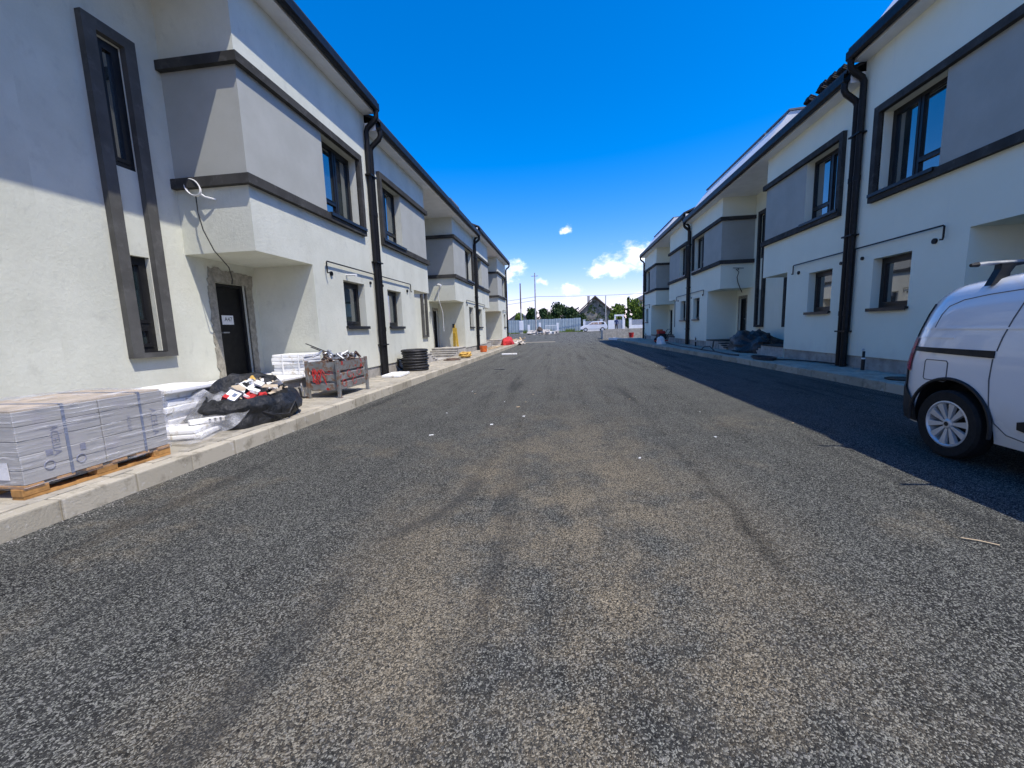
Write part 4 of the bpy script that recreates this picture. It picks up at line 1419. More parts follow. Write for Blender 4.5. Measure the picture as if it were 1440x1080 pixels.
def van_side(y, z, off=0.0):
    """point on the street side of the shell at distance y from the rear and height z"""
    zt = zroof(y)
    f = (z - .22) / (zt - .22)
    for i in range(len(SEC) - 1):
        if SEC[i][1] <= f <= SEC[i + 1][1]:
            t_ = (f - SEC[i][1]) / max(1e-6, SEC[i + 1][1] - SEC[i][1])
            a, b = van_pt(i, y, off), van_pt(i + 1, y, off)
            return a.lerp(b, t_)
    return van_pt(0, y, off)


stations = [0, .02, .04, .08, .12, .18, .25, .33, .42, .55, .7, .9, 1.1, 1.4, 1.8, 2.2, 2.5, 2.65, 2.8, 3.0, 3.2, 3.3, 3.4, 3.6, 3.75, 3.85, 3.95]
mb = MB()
rows = []
for y in stations:
    row = [van_pt(i, y) for i in range(len(SEC))]
    row = row + [Vector((-p.x, p.y, p.z)) for p in row[-2::-1]]
    b0 = len(mb.v)
    mb.v += [tuple(p) for p in row]
    rows.append((b0, len(row)))
for (a, n_), (b, _) in zip(rows[:-1], rows[1:]):
    for i in range(n_ - 1):
        mb.face((a + i, a + i + 1, b + i + 1, b + i))
    mb.face((a + n_ - 1, a, b, b + n_ - 1))
mb.face([rows[0][0] + i for i in range(rows[0][1])])
mb.face([rows[-1][0] + i for i in range(rows[-1][1])][::-1])
body_me = mb.mesh('body', 'van_paint', smooth=False)
# wheel arches cut out with a boolean
WR_Y, WF_Y, WZ, WRAD = .66, 3.05, .29, .285
tmp_b = bpy.data.objects.new('tmp_body', body_me)
COL.objects.link(tmp_b)
cm = MB()
for wy in (WR_Y, WF_Y):
    for sx in (-1, 1):
        cm.lathe([(.365, -.17), (.365, .17)], 32, Matrix.Translation((sx * .75, -wy, WZ + .015)) @ Matrix.Rotation(R(90), 4, 'Y'))
tmp_c = bpy.data.objects.new('tmp_cut', cm.mesh('cut', 'trim_plastic'))
COL.objects.link(tmp_c)
md = tmp_b.modifiers.new('cut', 'BOOLEAN')
md.object = tmp_c
md.operation = 'DIFFERENCE'
md.solver = 'EXACT'
try:
    md.material_mode = 'TRANSFER'
except Exception:
    pass
dg = bpy.context.evaluated_depsgraph_get()
new_me = bpy.data.meshes.new_from_object(tmp_b.evaluated_get(dg))
bpy.data.objects.remove(tmp_b)
bpy.data.objects.remove(tmp_c)
new_me.name = 'body'
new_me.polygons.foreach_set('use_smooth', [True] * len(new_me.polygons))
try:
    new_me.set_sharp_from_angle(angle=R(38))
except Exception:
    pass
link('body', new_me, van)


def ribbon(fn, ts, width_fn, off0, off1, name, mat, parent=van):
    """strip lying on the street side: fn(t) -> (y, z) centre, width vertical"""
    m = MB()
    n_ = len(ts)
    b0 = len(m.v)
    for t_ in ts:
        y, z = fn(t_)
        h_ = width_fn(t_) / 2
        for (zz_, o_) in ((z - h_, off0), (z + h_, off0), (z + h_, off1), (z - h_, off1)):
            m.v.append(tuple(van_side(y, zz_, o_)))
    for i in range(n_ - 1):
        a = b0 + i * 4
        for k in range(4):
            m.face((a + k, a + (k + 1) % 4, a + 4 + (k + 1) % 4, a + 4 + k))
    m.face([b0, b0 + 1, b0 + 2, b0 + 3])
    e_ = b0 + (n_ - 1) * 4
    m.face([e_ + 3, e_ + 2, e_ + 1, e_])
    return part(name, m, mat, parent, smooth=True)


LIN = lambda a, b, n_: [a + (b - a) * i / n_ for i in range(n_ + 1)]
# black sliding door rail
ribbon(lambda t_: (t_, .905 - .012 * t_), LIN(.16, .99, 14), lambda t_: .035 + .022 * (t_ - .1), -.004, .010, 'slide_rail', 'trim_plastic')
# seams: sliding door, panel window recess
seamp = [van_side(1.0, .92, .002), van_side(1.02, 1.02, .002), van_side(1.06, 1.16, .002), van_side(1.10, 1.30, .002), van_side(1.12, 1.37, .002)]
m = MB().tube(seamp, .0045, 5)
m.tube([van_side(.98, .86, .002), van_side(.97, .7, .002), van_side(.985, .5, .002), van_side(1.03, .38, .002), van_side(1.12, .31, .002), van_side(1.3, .28, .002), van_side(2.0, .27, .002)], .0045, 5)
m.tube([van_side(1.12, 1.37, .002), van_side(1.6, 1.40, .002), van_side(2.3, 1.39, .002)], .0045, 5)
m.tube([van_side(.37, 1.09, .002), van_side(.38, 1.2, .002), van_side(.43, 1.27, .002), van_side(.55, 1.315, .002), van_side(.8, 1.345, .002), van_side(1.12, 1.37, .002)], .0035, 5)
m.tube([van_side(2.0, .27, .002), van_side(2.03, .6, .002), van_side(2.02, .9, .002), van_side(2.02, 1.38, .002)], .0045, 5)
part('door_seam', m, 'seam', van, smooth=True)
# swage crease catching the light
ribbon(lambda t_: (t_, 1.085 + .004 * t_), LIN(.22, 1.9, 20), lambda t_: .014, -.004, .006, 'crease', 'van_paint')
ribbon(lambda t_: (t_, 1.01), LIN(.2, .62, 8), lambda t_: .010, -.004, .005, 'crease', 'van_paint')
# fuel flap
fl = MB()
cyz = [(.40, .64), (.60, .64), (.615, .655), (.615, .80), (.60, .815), (.40, .815), (.385, .80), (.385, .655)]
m = MB()
m.tube([van_side(y, z, .001) for (y, z) in cyz], .0045, 5, closed=True)
fo = part('fuel_flap', m, 'seam', van, smooth=True)
# tail light and dark rear glass edge, seen round the corner
for sx in (1, -1):
    def corner_strip(z0, z1, y0, y1, o_):
        mm = MB()
        b0 = 0
        zs = LIN(z0, z1, 10)
        ys = LIN(y0, y1, 5)
        for z in zs:
            for y in ys:
                p = van_side(y, z, o_)
                mm.v.append((sx * p.x, p.y + (.006 if y <= y0 + 1e-6 else 0), p.z))
        for j in range(len(zs) - 1):
            for i in range(len(ys) - 1):
                a = j * len(ys) + i
                mm.face((a, a + 1, a + 1 + len(ys), a + len(ys)))
        return mm
    tl = part('tail_light', corner_strip(.70, 1.0, .0, .20, .012), 'lamp_red', van, smooth=True)
    part('glass_edge', corner_strip(1.003, 1.30, .0, .13, .012), 'glass', van, smooth=True)
    part('light_bezel', corner_strip(.56, .698, .0, .15, .010), 'trim_plastic', van, smooth=True)
# rear window, plate, handle
rw = MB()
for (x0, x1) in ((-.50, -.02), (.02, .50)):
    zz0, zz1 = .98, 1.26
    lean = lambda z: .30 * max(0, z - .72) ** 1.15
    rw.quad((x0, -lean(zz0) + .012, zz0), (x1, -lean(zz0) + .012, zz0), (x1, -lean(zz1) + .012, zz1), (x0, -lean(zz1) + .012, zz1))
part('rear_window', rw, 'glass', van)
# bumper: dark lower rear, wrapping to the wheel arch
bmp = MB()
zs = LIN(.24, .60, 6)
ys = [0, .02, .04, .08, .12, .18, .25, .33]
for sx in (1, -1):
    b0 = len(bmp.v)
    for z in zs:
        for y in ys:
            yy = y * (1.0 - .75 * max(0, (z - .40) / .20)) if z > .40 else y
            p = van_side(yy, z, .018)
            bmp.v.append((sx * p.x, p.y + .02 * (1 - y / .33), p.z))
    for j in range(len(zs) - 1):
        for i in range(len(ys) - 1):
            a = b0 + j * len(ys) + i
            bmp.face((a, a + 1, a + 1 + len(ys), a + len(ys)))
bmp.box(-.58, .58, -.03, .035, .24, .58)
part('bumper', bmp, 'trim_plastic', van, smooth=False)
# black side cladding block on the sliding door
ribbon(lambda t_: (t_, .40 + .02 * min(1, (t_ - 1.2) * 3)), LIN(1.20, 2.6, 18), lambda t_: .05 + .09 * min(1, (t_ - 1.19) * 5), -.006, .016, 'side_cladding', 'trim_plastic')
# arch trim
for sx in (-1, 1):
    for wy in (WR_Y, WF_Y):
        m = MB()
        m.tube([(sx * .806, -wy + .365 * math.cos(a), WZ + .015 + .365 * math.sin(a)) for a in LIN(R(-8), R(188), 24)], .014, 6)
        part('arch_trim', m, 'trim_plastic', van, smooth=True)
# front glazing
ws = MB()
ya, yb = 2.70, 3.17
ws.quad((-.60, -ya - .01, zroof(ya) + .012), (.60, -ya - .01, zroof(ya) + .012), (.70, -yb - .01, zroof(yb) + .012), (-.70, -yb - .01, zroof(yb) + .012))
part('windscreen', ws, 'glass', van)
for sx in (-1, 1):
    m = MB()
    pts = [van_side(2.1, 1.0, .006), van_side(2.95, 1.0, .006), van_side(2.72, 1.30, .006), van_side(2.12, 1.36, .006)]
    m.quad(*[(sx * -p.x * -1 if sx < 0 else -p.x, p.y, p.z) for p in pts])
    part('side_window', m, 'glass', van)
    m = MB().box(sx * .55 - .11, sx * .55 + .11, -3.93, -3.80, .62, .74)
    part('headlight', m, 'alloy', van, bevel=.02)
    m = MB().box(sx * .86, sx * .98, -2.86, -2.76, .98, 1.16)
    part('mirror', m, 'trim_plastic', van, bevel=.03)
part('grille', MB().box(-.4, .4, -3.965, -3.94, .36, .60), 'trim_plastic', van)


def wheel(sx, wy):
    M = Matrix.Translation((sx * .735, -wy, WZ)) @ Matrix.Rotation(R(90) * sx, 4, 'Y')
    ty = part('tyre', MB().lathe([(.18, -.075), (.265, -.08), (.285, -.055), (.285, .055), (.268, .074), (.20, .07), (.18, .05)], 40, M, cap=False), 'tyre_rubber', None, smooth=True)
    rim = MB()
    rim.lathe([(.195, .066), (.184, .070), (.172, .055), (.170, -.06), (.166, -.06), (.166, .04)], 40, M, cap=False)
    rim.lathe([(.0, .062), (.03, .062), (.042, .054), (.042, .03)], 16, M, cap=False)
    for k in range(5):
        for dl in (-1, 1):
            a = 2 * math.pi * k / 5 + .15
            ca = a + dl * .20
            cb = a + dl * .33
            ci = a + dl * .30
            d = lambda r, t_, z: tuple(M @ Vector((r * math.cos(t_), r * math.sin(t_), z)))
            w1, w2 = .26, .155
            pts_f = [d(.038, ci - w1, .052), d(.038, ci + w1, .052), d(.174, cb + w2 * .95, .062), d(.174, cb - w2 * .95, .062)]
            pts_b = [d(.038, ci - w1, .03), d(.038, ci + w1, .03), d(.174, cb + w2, .035), d(.174, cb - w2, .035)]
            b0 = len(rim.v)
            rim.v += pts_f + pts_b
            for q in ((0, 1, 2, 3), (7, 6, 5, 4), (0, 4, 5, 1), (1, 5, 6, 2), (2, 6, 7, 3), (3, 7, 4, 0)):
                rim.face([b0 + i for i in q])
    w_ = link('wheel', MB().lathe([(.175, -.04), (.18, -.03), (0, -.03)], 30, M).mesh('wheel', 'trim_plastic'), van)
    ty.parent = w_
    part('rim', rim, 'alloy', w_)
    hub = MB().lathe([(.018, .063), (.018, .066), (0, .066)], 14, M)
    for k in range(5):
        hub.lathe([(.006, .05), (.006, .058), (0, .058)], 8, M @ Matrix.Translation((.030 * math.cos(k * 1.2566), .030 * math.sin(k * 1.2566), 0)))
    part('hub_cap', hub, 'trim_plastic', w_)


for wy in (WR_Y, WF_Y):
    for sx in (-1, 1):
        wheel(sx, wy)
# roof bars
for i, y in enumerate((.78, 1.75)):
    bar = part('roof_bar', MB().tube([(-.80, -y, 1.575), (-.74, -y, 1.58), (0, -y, 1.59), (.74, -y, 1.58), (.80, -y, 1.575)], .015, 8), 'galvanised', van, smooth=True)
    for sx in (-1, 1):
        part('bar_end', MB().tube([(sx * .80, -y, 1.575), (sx * .85, -y, 1.57)], [.020, .013], 8), 'trim_plastic', bar, smooth=True)
        m = MB().prism([(sx * .72, 1.41), (sx * .60, 1.46), (sx * .60, 1.50), (sx * .57, 1.55), (sx * .48, 1.565), (sx * .48, 1.575), (sx * .66, 1.572), (sx * .665, 1.53)], 1, -y - .028, -y + .028)
        part('bar_foot', m, 'trim_plastic', bar)

# ------------------------------------------------------------------ the far end: fences, walls, poles, houses, trees
GZ = ground_z
# sheet metal hoarding, left and centre
hd = thing('metal_hoarding', 'long blue grey corrugated metal fence across the end of the road', 'fence', (0, 62, GZ(62)))
sheet_pts = []
n_s = 8
prof_f = [(i * .1, (0, .03, .03, 0)[i % 4]) for i in range(int(1.0 / .1) + 1)]
msheet = MB()
msheet.prism([(x, y) for x, y in prof_f] + [(x, y + .004) for x, y in prof_f[::-1]], 2, .05, 2.0)
sheet_me = msheet.mesh('sheet', 'fence_sheet')
for i in range(52):
    x = 2.4 - 1.0 * (i + 1)
    link('sheet', sheet_me, hd, (x, random.uniform(-.01, .01), random.uniform(-.05, .03)), (0, 0, 0))
for i in range(26):
    part('post', MB().box(-.03, .03, .04, .10, -.1, 1.9), 'galvanised', hd, (2.4 - 2.0 * i, 0, 0))

# white masonry fence with pillars, right
wf = thing('white_fence', 'white masonry fence with pillars and grey infill at the far right', 'fence', (2.6, 60, GZ(60)))
for i, x in enumerate((0.2, 2.6, 5.7, 6.6, 8.6, 10.4, 12.2, 14.0, 16.0, 18.0)):
    part('pillar', MB().box(x - .16, x + .16, -.16, .16, -.2, 1.62), 'white_sheet', wf)
    part('pillar_cap', MB().box(x - .2, x + .2, -.2, .2, 1.622, 1.68), 'white_sheet', wf)
for (a, b) in ((.37, 2.43), (6.77, 8.43), (8.77, 10.23), (10.57, 12.03), (12.37, 13.83), (14.17, 15.83), (16.17, 17.83)):
    part('base_wall', MB().box(a, b, -.1, .1, -.2, .72), 'white_sheet', wf)
    part('infill', MB().box(a, b, -.03, .03, .75, 1.45), 'galvanised', wf)
gt_ = thing('white_gate_arch', 'white square gate arch in the far white fence', 'gate', (7.6, 59.5, GZ(59.5)))
for x in (-.55, .55):
    part('post', MB().box(x - .1, x + .1, -.1, .1, -.1, 2.0), 'white_sheet', gt_)
part('lintel', MB().box(-.65, .65, -.12, .12, 2.002, 2.22), 'white_sheet', gt_)
part('gate_leaf', MB().box(-.44, .44, -.02, .02, .1, 1.5), 'galvanised', gt_)
single('meter_box', MB().box(-.38, .38, -.2, .2, -.1, 1.45), 'white_sheet', 'white meter box in front of the far white gate arch', 'cabinet', (6.0, 55, GZ(55)), bevel=.02)

# low concrete wall at the end of the right row
cw = thing('concrete_wall', 'low grey concrete wall behind the end of the right row', 'wall', (3.55, 37.2, GZ(37)))
for i in range(9):
    part('panel', MB().box(i * 1.0 + .005, i * 1.0 + .995, 0, .2, -.2, .88), 'concrete', cw, (0, random.uniform(-.004, .004), 0), bevel=.01)
part('return_panel', MB().box(-.2, -.002, 0, 1.8, -.2, .80), 'concrete', cw)


# utility poles and wires
def pole(label, x, y, top, r, arm=True):
    t_ = thing('utility_pole', label, 'pole', (x, y, GZ(y)), 0)
    part('shaft', MB().tube([(0, 0, -.3), (0, 0, top)], [r, r * .6], 10), 'concrete', t_, smooth=True)
    if arm:
        part('cross_arm', MB().box(-.5, .5, -.04, .04, top - .5, top - .42), 'galvanised', t_)
        for x_ in (-.45, .0, .45):
            part('insulator', MB().lathe([(.03, 0), (.05, .05), (.03, .12), (0, .13)], 8, Matrix.Translation((x_, 0, top - .42))), 'white_plastic', t_)
    return t_


pole('tall grey utility pole behind the hoarding, taller of two', -4.15, 60.5, 8.6, .13)
p2 = pole('shorter utility pole with red paint left of the tall one', -6.3, 60.5, 7.2, .12, False)
part('red_band', MB().tube([(0, 0, 3.6), (0, 0, 7.22)], [.105, .08], 10), 'rusty_steel', p2, smooth=True)
pole('distant slim pole behind the gabled house', 6.2, 64, 5.2, .10, False)


def sag(a, b, s, n_=14):
    a, b = Vector(a), Vector(b)
    return [a.lerp(b, i / n_) - Vector((0, 0, 4 * s * (i / n_) * (1 - i / n_))) for i in range(n_ + 1)]


for i, (a, b, s_) in enumerate((((-4.15, 60.5, 5.75), (30, 62, 6.6), .55), ((-4.15, 60.5, 5.7), (-40, 58, 3.2), .4), ((-4.15, 60.5, 5.2), (-40, 60, 2.6), .4))):
    single('overhead_wire', MB().tube(sag(a, b, s_), .022, 4), 'black_rubber', ['overhead wire running right from the tall pole', 'upper overhead wire running left from the tall pole', 'lower overhead wire running left from the tall pole'][i], 'wire')

# cabinets and slabs in front of the hoarding
t = thing('switch_cabinet', 'white electrical cabinet on legs before the hoarding', 'cabinet', (-5.95, 57, GZ(57)))
part('case', MB().box(-.28, .28, -.15, .15, .45, 1.75), 'white_sheet', t, bevel=.02)
part('door', MB().box(-.24, .24, -.165, -.152, .5, 1.7), 'white_plastic', t)
part('foot', MB().box(-.22, .22, -.1, .1, -.1, .45), 'concrete', t)
for i, (x, hh, lb) in enumerate(((-4.95, 1.2, 'white slab post right of the electrical cabinet'), (-3.4, 1.45, 'pale slab post behind the far rubble'), (-.95, 1.35, 'pale slab post right of the far rubble'))):
    single('slab_post', MB().box(-.15, .15, -.08, .08, -.1, hh), 'white_sheet', lb, 'post', (x, 57.5, GZ(57.5)), bevel=.01)
single('rubble_heap', lumpy(1.5, 1.0, .55, 31, amp=.6), 'rubble', 'pale pile of rubble before the far hoarding', 'rubble', (-2.9, 53, GZ(53) - .05), weld=True)
for i in range(9):
    x = -4.3 + i * .42
    single('loose_block', MB().box(-.2, .2, -.15, .15, 0, .28), ('white_sheet', 'rubble', 'house_wall')[i % 3], 'pale block among the far building rubble', 'block', (x, 52 + random.uniform(-.8, .8), GZ(52) + random.uniform(-.02, .25)), (random.uniform(-.4, .4), 0, random.uniform(0, 3)), 'blocks by the far rubble', bevel=.01)
single('brown_sack', lumpy(.4, .35, .55, 44), 'bark', 'dark brown sack on top of the far rubble', 'sack', (-3.1, 52.3, GZ(52) + .4), weld=True)
t = thing('crowd_barrier', 'pale site barrier before the hoarding right of the rubble', 'barrier', (-1.75, 54.5, GZ(54)))
m = MB()
for z in (.25, 1.05):
    m.tube([(-.75, 0, z), (.75, 0, z)], .03, 6)
for i in range(9):
    m.tube([(-.75 + .1875 * i, 0, .25), (-.75 + .1875 * i, 0, 1.05)], .02, 5)
part('grille', m, 'white_plastic', t)
for x in (-.7, .7):
    part('foot', MB().box(x - .03, x + .03, -.3, .3, -.02, .25), 'white_plastic', t)


# distant car
def far_car(label, x, y, rot):
    t_ = thing('parked_car', label, 'car', (x, y, GZ(y)), rot)
    prof_ = [(-2.0, .35), (-2.05, .75), (-1.95, 1.0), (-1.7, 1.42), (-1.2, 1.55), (.2, 1.52), (.95, 1.05), (1.8, .88), (2.05, .7), (2.05, .35)]
    part('body', MB().prism(prof_, 1, -.82, .82), 'van_paint', t_, bevel=.06, segs=2)
    for sy in (-1, 1):
        for (a, b) in ((-1.6, -.75), (-.68, -.05)):
            part('window', MB().prism([(a + .1, 1.42), (b - .02, 1.42), (b, 1.08), (a, 1.08)], 1, sy * .81, sy * .835), 'glass', t_)
        part('window', MB().prism([(.02, 1.40), (.15, 1.40), (.72, 1.08), (.02, 1.08)], 1, sy * .81, sy * .835), 'glass', t_)
        for wx in (-1.3, 1.25):
            w_ = part('wheel', MB().lathe([(.2, -.1), (.31, -.1), (.32, 0), (.31, .1), (.2, .1)], 20, Matrix.Translation((wx, sy * .76, .32)) @ Matrix.Rotation(R(90), 4, 'X')), 'tyre_rubber', t_, smooth=True)
            part('rim', MB().lathe([(.2, -.105), (.2, .105), (0, .1)], 16, Matrix.Translation((wx, sy * .76, .32)) @ Matrix.Rotation(R(90), 4, 'X')), 'alloy', w_)
    part('windscreen', MB().prism([(.27, 1.50), (.93, 1.09), (.96, 1.12), (.30, 1.53)], 1, -.68, .68), 'glass', t_)
    return t_


far_car('small white car parked before the white fence at the far end', 3.95, 57.5, R(178)).scale = (.88, .88, .88)


# a person by the far gate
def person(label, loc, face):
    t_ = thing('person', label, 'person', loc, face)
    vs = [(0, 0, .92), (0, 0, 1.12), (0, 0, 1.36), (0, .01, 1.47), (0, .02, 1.56), (0, .02, 1.68),
          (.19, 0, 1.38), (.26, .02, 1.1), (.24, .10, .88), (.24, .14, .80), (-.19, 0, 1.38), (-.27, .0, 1.1), (-.25, .08, .86), (-.25, .11, .78),
          (.09, 0, .88), (.10, .03, .48), (.11, -.02, .08), (.12, .13, .04), (-.09, 0, .88), (-.12, -.02, .48), (-.15, -.08, .08), (-.16, .07, .04)]
    es = [(0, 1), (1, 2), (2, 3), (3, 4), (4, 5), (2, 6), (6, 7), (7, 8), (8, 9), (2, 10), (10, 11), (11, 12), (12, 13), (0, 14), (14, 15), (15, 16), (16, 17), (0, 18), (18, 19), (19, 20), (20, 21)]
    rs = [.15, .14, .16, .06, .085, .09, .07, .05, .038, .04, .07, .05, .038, .04, .095, .065, .05, .045, .095, .065, .05, .045]
    me = bpy.data.meshes.new('body')
    me.from_pydata(vs, es, [])
    o = bpy.data.objects.new('tmp_body', me)
    COL.objects.link(o)
    md_ = o.modifiers.new('skin', 'SKIN')
    for i, r_ in enumerate(rs):
        sv = me.skin_vertices[0].data[i]
        sv.radius = (r_, r_ * (.75 if i in (0, 1, 2) else 1))
        sv.use_root = i == 0
    sb = o.modifiers.new('sub', 'SUBSURF')
    sb.levels = 1
    dg_ = bpy.context.evaluated_depsgraph_get()
    m2 = bpy.data.meshes.new_from_object(o.evaluated_get(dg_))
    bpy.data.objects.remove(o)
    m2.materials.clear()
    for mm in ('blue_cloth', 'skin', 'trim_plastic'):
        m2.materials.append(MATS[mm])
    for p in m2.polygons:
        c = p.center
        p.use_smooth = True
        p.material_index = 1 if (c.z > 1.5 or (c.z < .9 and abs(c.x) > .2 and c.z > .7)) else (2 if c.z < .9 else 0)
    link('body', m2, t_)
    part('hair', MB().lathe([(.098, 0), (.085, .06), (.04, .10), (0, .105)], 14, Matrix.Translation((0, .0, 1.67))), 'trim_plastic', t_, smooth=True)
    return t_


person('person in dark blue work clothes standing by the far white gate', (6.85, 56.5, GZ(56.5)), R(160))


# gabled house with climbing plants on its wall
gh = thing('gabled_house', 'old house with dark steep gable and patchy ivy wall beyond the fence', 'house', (6.05, 84, .5))
gw = 4.3
m = MB().prism([(-gw + .5, -.5), (gw - .5, -.5), (gw - .5, 2.9), (0, 6.3), (-gw + .5, 2.9)], 1, 0, 9)
part('wall', m, 'old_render', gh)
for sx in (-1, 1):
    m = MB().prism([(0, 6.42), (sx * gw, 2.55), (sx * gw, 2.83), (0, 6.72)], 1, -.5, 9.5)
    part('roof', m, 'roof_slate', gh)
part('bargeboard', MB().prism([(-gw, 2.5), (0, 6.4), (gw, 2.5), (gw, 2.8), (0, 6.7), (-gw, 2.8)], 1, -.56, -.5), 'bark', gh)
part('chimney', MB().box(-1.2, -.7, 5, 5.5, 4.5, 7.1), 'house_wall', gh)
an = part('annex', MB().prism([(-6.3, -.5), (-gw + .49, -.5), (-gw + .49, 4.1), (-6.3, 2.8)], 1, 2, 8), 'house_wall', gh)
part('annex_roof', MB().prism([(-6.7, 2.75), (-3.0, 4.6), (-3.0, 4.8), (-6.7, 2.95)], 1, 1.8, 8.2), 'roof_slate', an)
rh = thing('distant_house', 'pinkish house with flat dark eave at the far right edge of the sky gap', 'house', (20.3, 100, .5))
part('wall', MB().box(-3.2, 4, 0, 8, -.5, 6.6), 'house_wall', rh)
part('roof', MB().prism([(-3.8, 6.4), (4.5, 6.4), (4.5, 6.6), (.4, 8.6), (-3.8, 6.7)], 1, -.6, 8.6), 'roof_slate', rh)
for x in (-2.4, -.6):
    wn = part('window', MB().box(x, x + .9, -.05, .02, 4.3, 5.6), 'white_sheet', rh)
    part('pane', MB().box(x + .07, x + .83, -.07, -.045, 4.37, 5.53), 'glass', wn)
sh = thing('distant_house', 'low pale house with dark roof among the trees at far left', 'house', (-9.6, 88, .5))
part('wall', MB().prism([(-2.2, -.5), (2.2, -.5), (2.2, 2.4), (0, 3.9), (-2.2, 2.4)], 1, 0, 6), 'house_wall', sh)
part('roof', MB().prism([(-2.6, 2.25), (0, 4.0), (2.6, 2.25), (2.6, 2.45), (0, 4.2), (-2.6, 2.45)], 1, -.4, 6.4), 'roof_slate', sh)


# trees and shrubs: tapered trunk, limbs, crown of leaf clumps
def leaf_tree(name, label, loc, h, w_, mat, seed, leaves=1500, ls=.2, conic=False, trunk=.16, group=None, base=.18):
    q = random.Random(seed)
    t_ = thing(name, label, 'tree' if 'tree' in name else 'shrub', loc, 0, group)
    m = MB()
    m.tube([(0, 0, -.2), (q.uniform(-.1, .1), q.uniform(-.1, .1), h * .35), (q.uniform(-.2, .2), 0, h * .8)], [trunk, trunk * .7, trunk * .2], 7)
    lobes = []
    nl = 9 if not conic else 12
    for i in range(nl):
        f = base + (1 - base) * (i + .5) / nl
        rr = w_ * (.5 if not conic else .5 * (1.05 - f)) * q.uniform(.35, .75)
        a = q.uniform(0, 6.28)
        dist = (w_ * .5 - rr) * q.uniform(.4, 1.0) if not conic else .1
        env = math.sin(math.pi * min(1, .15 + .85 * f)) ** .5 if not conic else 1
        c = Vector((dist * math.cos(a) * env, dist * math.sin(a) * env, h * min(.92, f)))
        lobes.append((c, rr, min(rr, h * .22) if not conic else h / nl))
        m.tube([(0, 0, h * max(.1, f - .25)), c * .6 + Vector((0, 0, .4 * c.z * .4)), c], [trunk * .35, trunk * .22, .02], 5)
    part('trunk', m, 'bark', t_)
    cm_ = MB()
    for i in range(leaves):
        c, rr, rz = q.choice(lobes)
        d = Vector((q.gauss(0, 1), q.gauss(0, 1), q.gauss(0, 1))).normalized()
        k = q.random() ** .45
        p = c + Vector((d.x * rr, d.y * rr, d.z * rz)) * k * q.uniform(.85, 1.12)
        p.z = max(.1, p.z)
        s_ = ls * q.uniform(.6, 1.4)
        e_ = Euler((q.uniform(0, 6.3), q.uniform(0, 6.3), q.uniform(0, 6.3))).to_matrix()
        cm_.quad(p + e_ @ Vector((-s_, -s_ * .5, 0)), p + e_ @ Vector((s_ * .2, -s_ * .6, .03)), p + e_ @ Vector((s_, 0, 0)), p + e_ @ Vector((s_ * .1, s_ * .6, -.03)), p + e_ @ Vector((-s_ * .8, s_ * .4, 0)))
    me = bpy.data.meshes.new('crown')
    me.from_pydata(cm_.v, [], cm_.f)
    me.materials.append(MATS[mat])
    link('crown', me, t_)
    return t_


TREES = [('dense_tree', 'dark green tree just right of the tall pole behind the hoarding', (-3.3, 70, .5), 4.0, 3.4, 'foliage_dark', 1),
         ('dense_tree', 'dark tree between the two poles behind the hoarding', (-5.6, 71, .5), 4.2, 3.0, 'foliage_dark', 2),
         ('dense_tree', 'broadest dark tree in the middle of the row behind the hoarding', (-1.2, 72, .5), 4.9, 4.4, 'foliage_dark', 3),
         ('dense_tree', 'dark tree left of the gabled house, close to its annex', (1.0, 71, .5), 4.1, 3.6, 'foliage_dark', 4),
         ('dense_tree', 'low dark bush tree at the foot of the gabled house', (2.6, 68, .5), 2.6, 2.6, 'foliage_dark', 5),
         ('dense_tree', 'leftmost bright green tree beside the last left house', (-8.0, 72, .5), 3.0, 2.6, 'foliage_bright', 6),
         ('bright_shrub', 'bright green shrub at the right foot of the gabled house', (8.3, 66, .5), 3.6, 3.6, 'foliage_bright', 7),
         ('bright_shrub', 'bright green shrub in the middle of the far right hedge', (10.6, 65, .5), 4.2, 3.4, 'foliage_bright', 8),
         ('bright_shrub', 'bright green shrub behind the white fence next to the last right house', (12.6, 64, .5), 3.7, 3.4, 'foliage_bright', 9),
         ('bright_shrub', 'bright green shrub hidden mostly by the last right house', (15.0, 66, .5), 4.2, 3.6, 'foliage_bright', 10)]
for (nm, lb, loc, h_, w_, mt, sd_) in TREES:
    leaf_tree(nm, lb, loc, h_ * (.9 if mt == 'foliage_dark' else 1), w_, mt, sd_, leaves=2600, ls=.17, base=.05)
leaf_tree('conifer_tree', 'pointed dark conifer tree above the far right hedge', (11.0, 74, .5), 5.6, 2.2, 'foliage_dark', 21, leaves=1300, ls=.14, conic=True, base=.1)
leaf_tree('conifer_tree', 'slim dark conifer tree just left of the pinkish house', (13.4, 76, .5), 4.8, 1.5, 'foliage_dark', 22, leaves=900, ls=.13, conic=True, base=.1)
iv = MB()
q = random.Random(77)
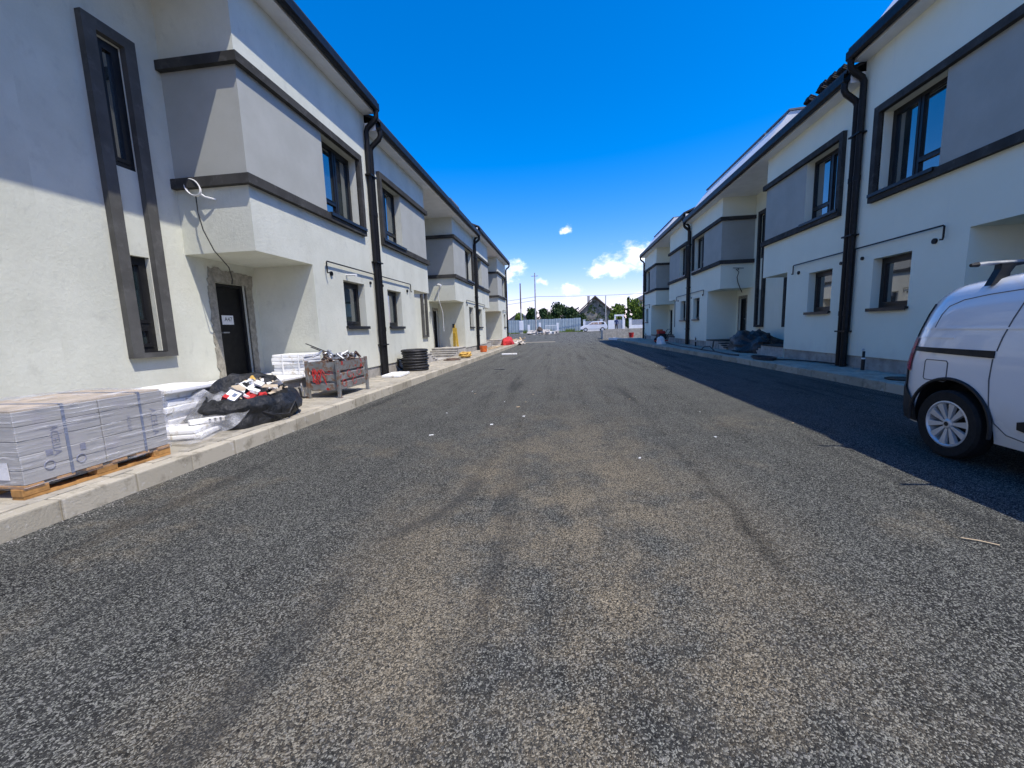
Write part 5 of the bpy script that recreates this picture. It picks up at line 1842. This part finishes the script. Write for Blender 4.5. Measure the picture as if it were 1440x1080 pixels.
for i in range(1500):
    x, z = q.uniform(-3.4, 3.4), q.uniform(.2, 5.6)
    if z > 2.6 + (3.4 - abs(x)) * .95 or noise.noise(Vector((x * .9, z * .9, 2))) < .0:
        continue
    p = Vector((x, -.06 - q.random() * .12, z))
    s_ = q.uniform(.06, .15)
    e_ = Euler((R(90) + q.uniform(-.6, .6), q.uniform(0, 6), q.uniform(-.6, .6))).to_matrix()
    iv.quad(*[p + e_ @ Vector(c) * s_ for c in ((-1, -.5, 0), (1, -.5, 0), (.8, .6, .1), (-.8, .6, 0))])
o = tag(part('ivy', iv, 'foliage_dark', None, (6.05, 84, .5)), 'patchy ivy climbing the wall of the gabled house', 'ivy')
o['kind'] = 'stuff'
# strip of weeds along the hoarding
wd = MB()
for i in range(2600):
    x = q.uniform(-14, 8)
    y = q.uniform(60.6, 61.8)
    p = Vector((x, y, GZ(y)))
    s_ = q.uniform(.12, .42) * (1.5 if noise.noise(Vector((x * .6, 0, 0))) > .1 else .5)
    a = q.uniform(0, 6.3)
    wd.quad(p + Vector((-.03, 0, 0)), p + Vector((.03, 0, 0)), p + Vector((.08 * math.cos(a), .08 * math.sin(a), s_)))
tag(part('weeds', wd, 'foliage_bright', None), 'tufts of green weeds along the foot of the hoarding', 'weeds')['kind'] = 'stuff'
# grit and sand swept against both kerbs, crumbs of mortar on the pavements
gr = MB()
for i in range(2600):
    y = 1.5 + 24 * q.random() ** 1.8
    if i % 2:
        x = KL + abs(q.gauss(0, .07)) + .002
    else:
        x = kerb_r(y) - abs(q.gauss(0, .07)) - .002
    if i % 5 == 0:
        x, z0 = (KL - .16 - q.random() * .9, PZ) if i % 2 else (kerb_r(y) + .16 + q.random() * .7, PZ)
    else:
        z0 = 0
    s_ = q.uniform(.002, .007)
    a = q.uniform(0, 6.3)
    b0 = len(gr.v)
    for k in range(3):
        gr.v.append((x + s_ * math.cos(a + k * 2.1), y + s_ * math.sin(a + k * 2.1), z0))
    gr.v.append((x + .2 * s_, y, z0 + s_ * q.uniform(.5, 1.1)))
    for f in ((0, 1, 3), (1, 2, 3), (2, 0, 3)):
        gr.face([b0 + k for k in f])
tag(part('grit', gr, 'plinth', None), 'pale grit and mortar crumbs swept along both kerbs', 'grit')['kind'] = 'stuff'
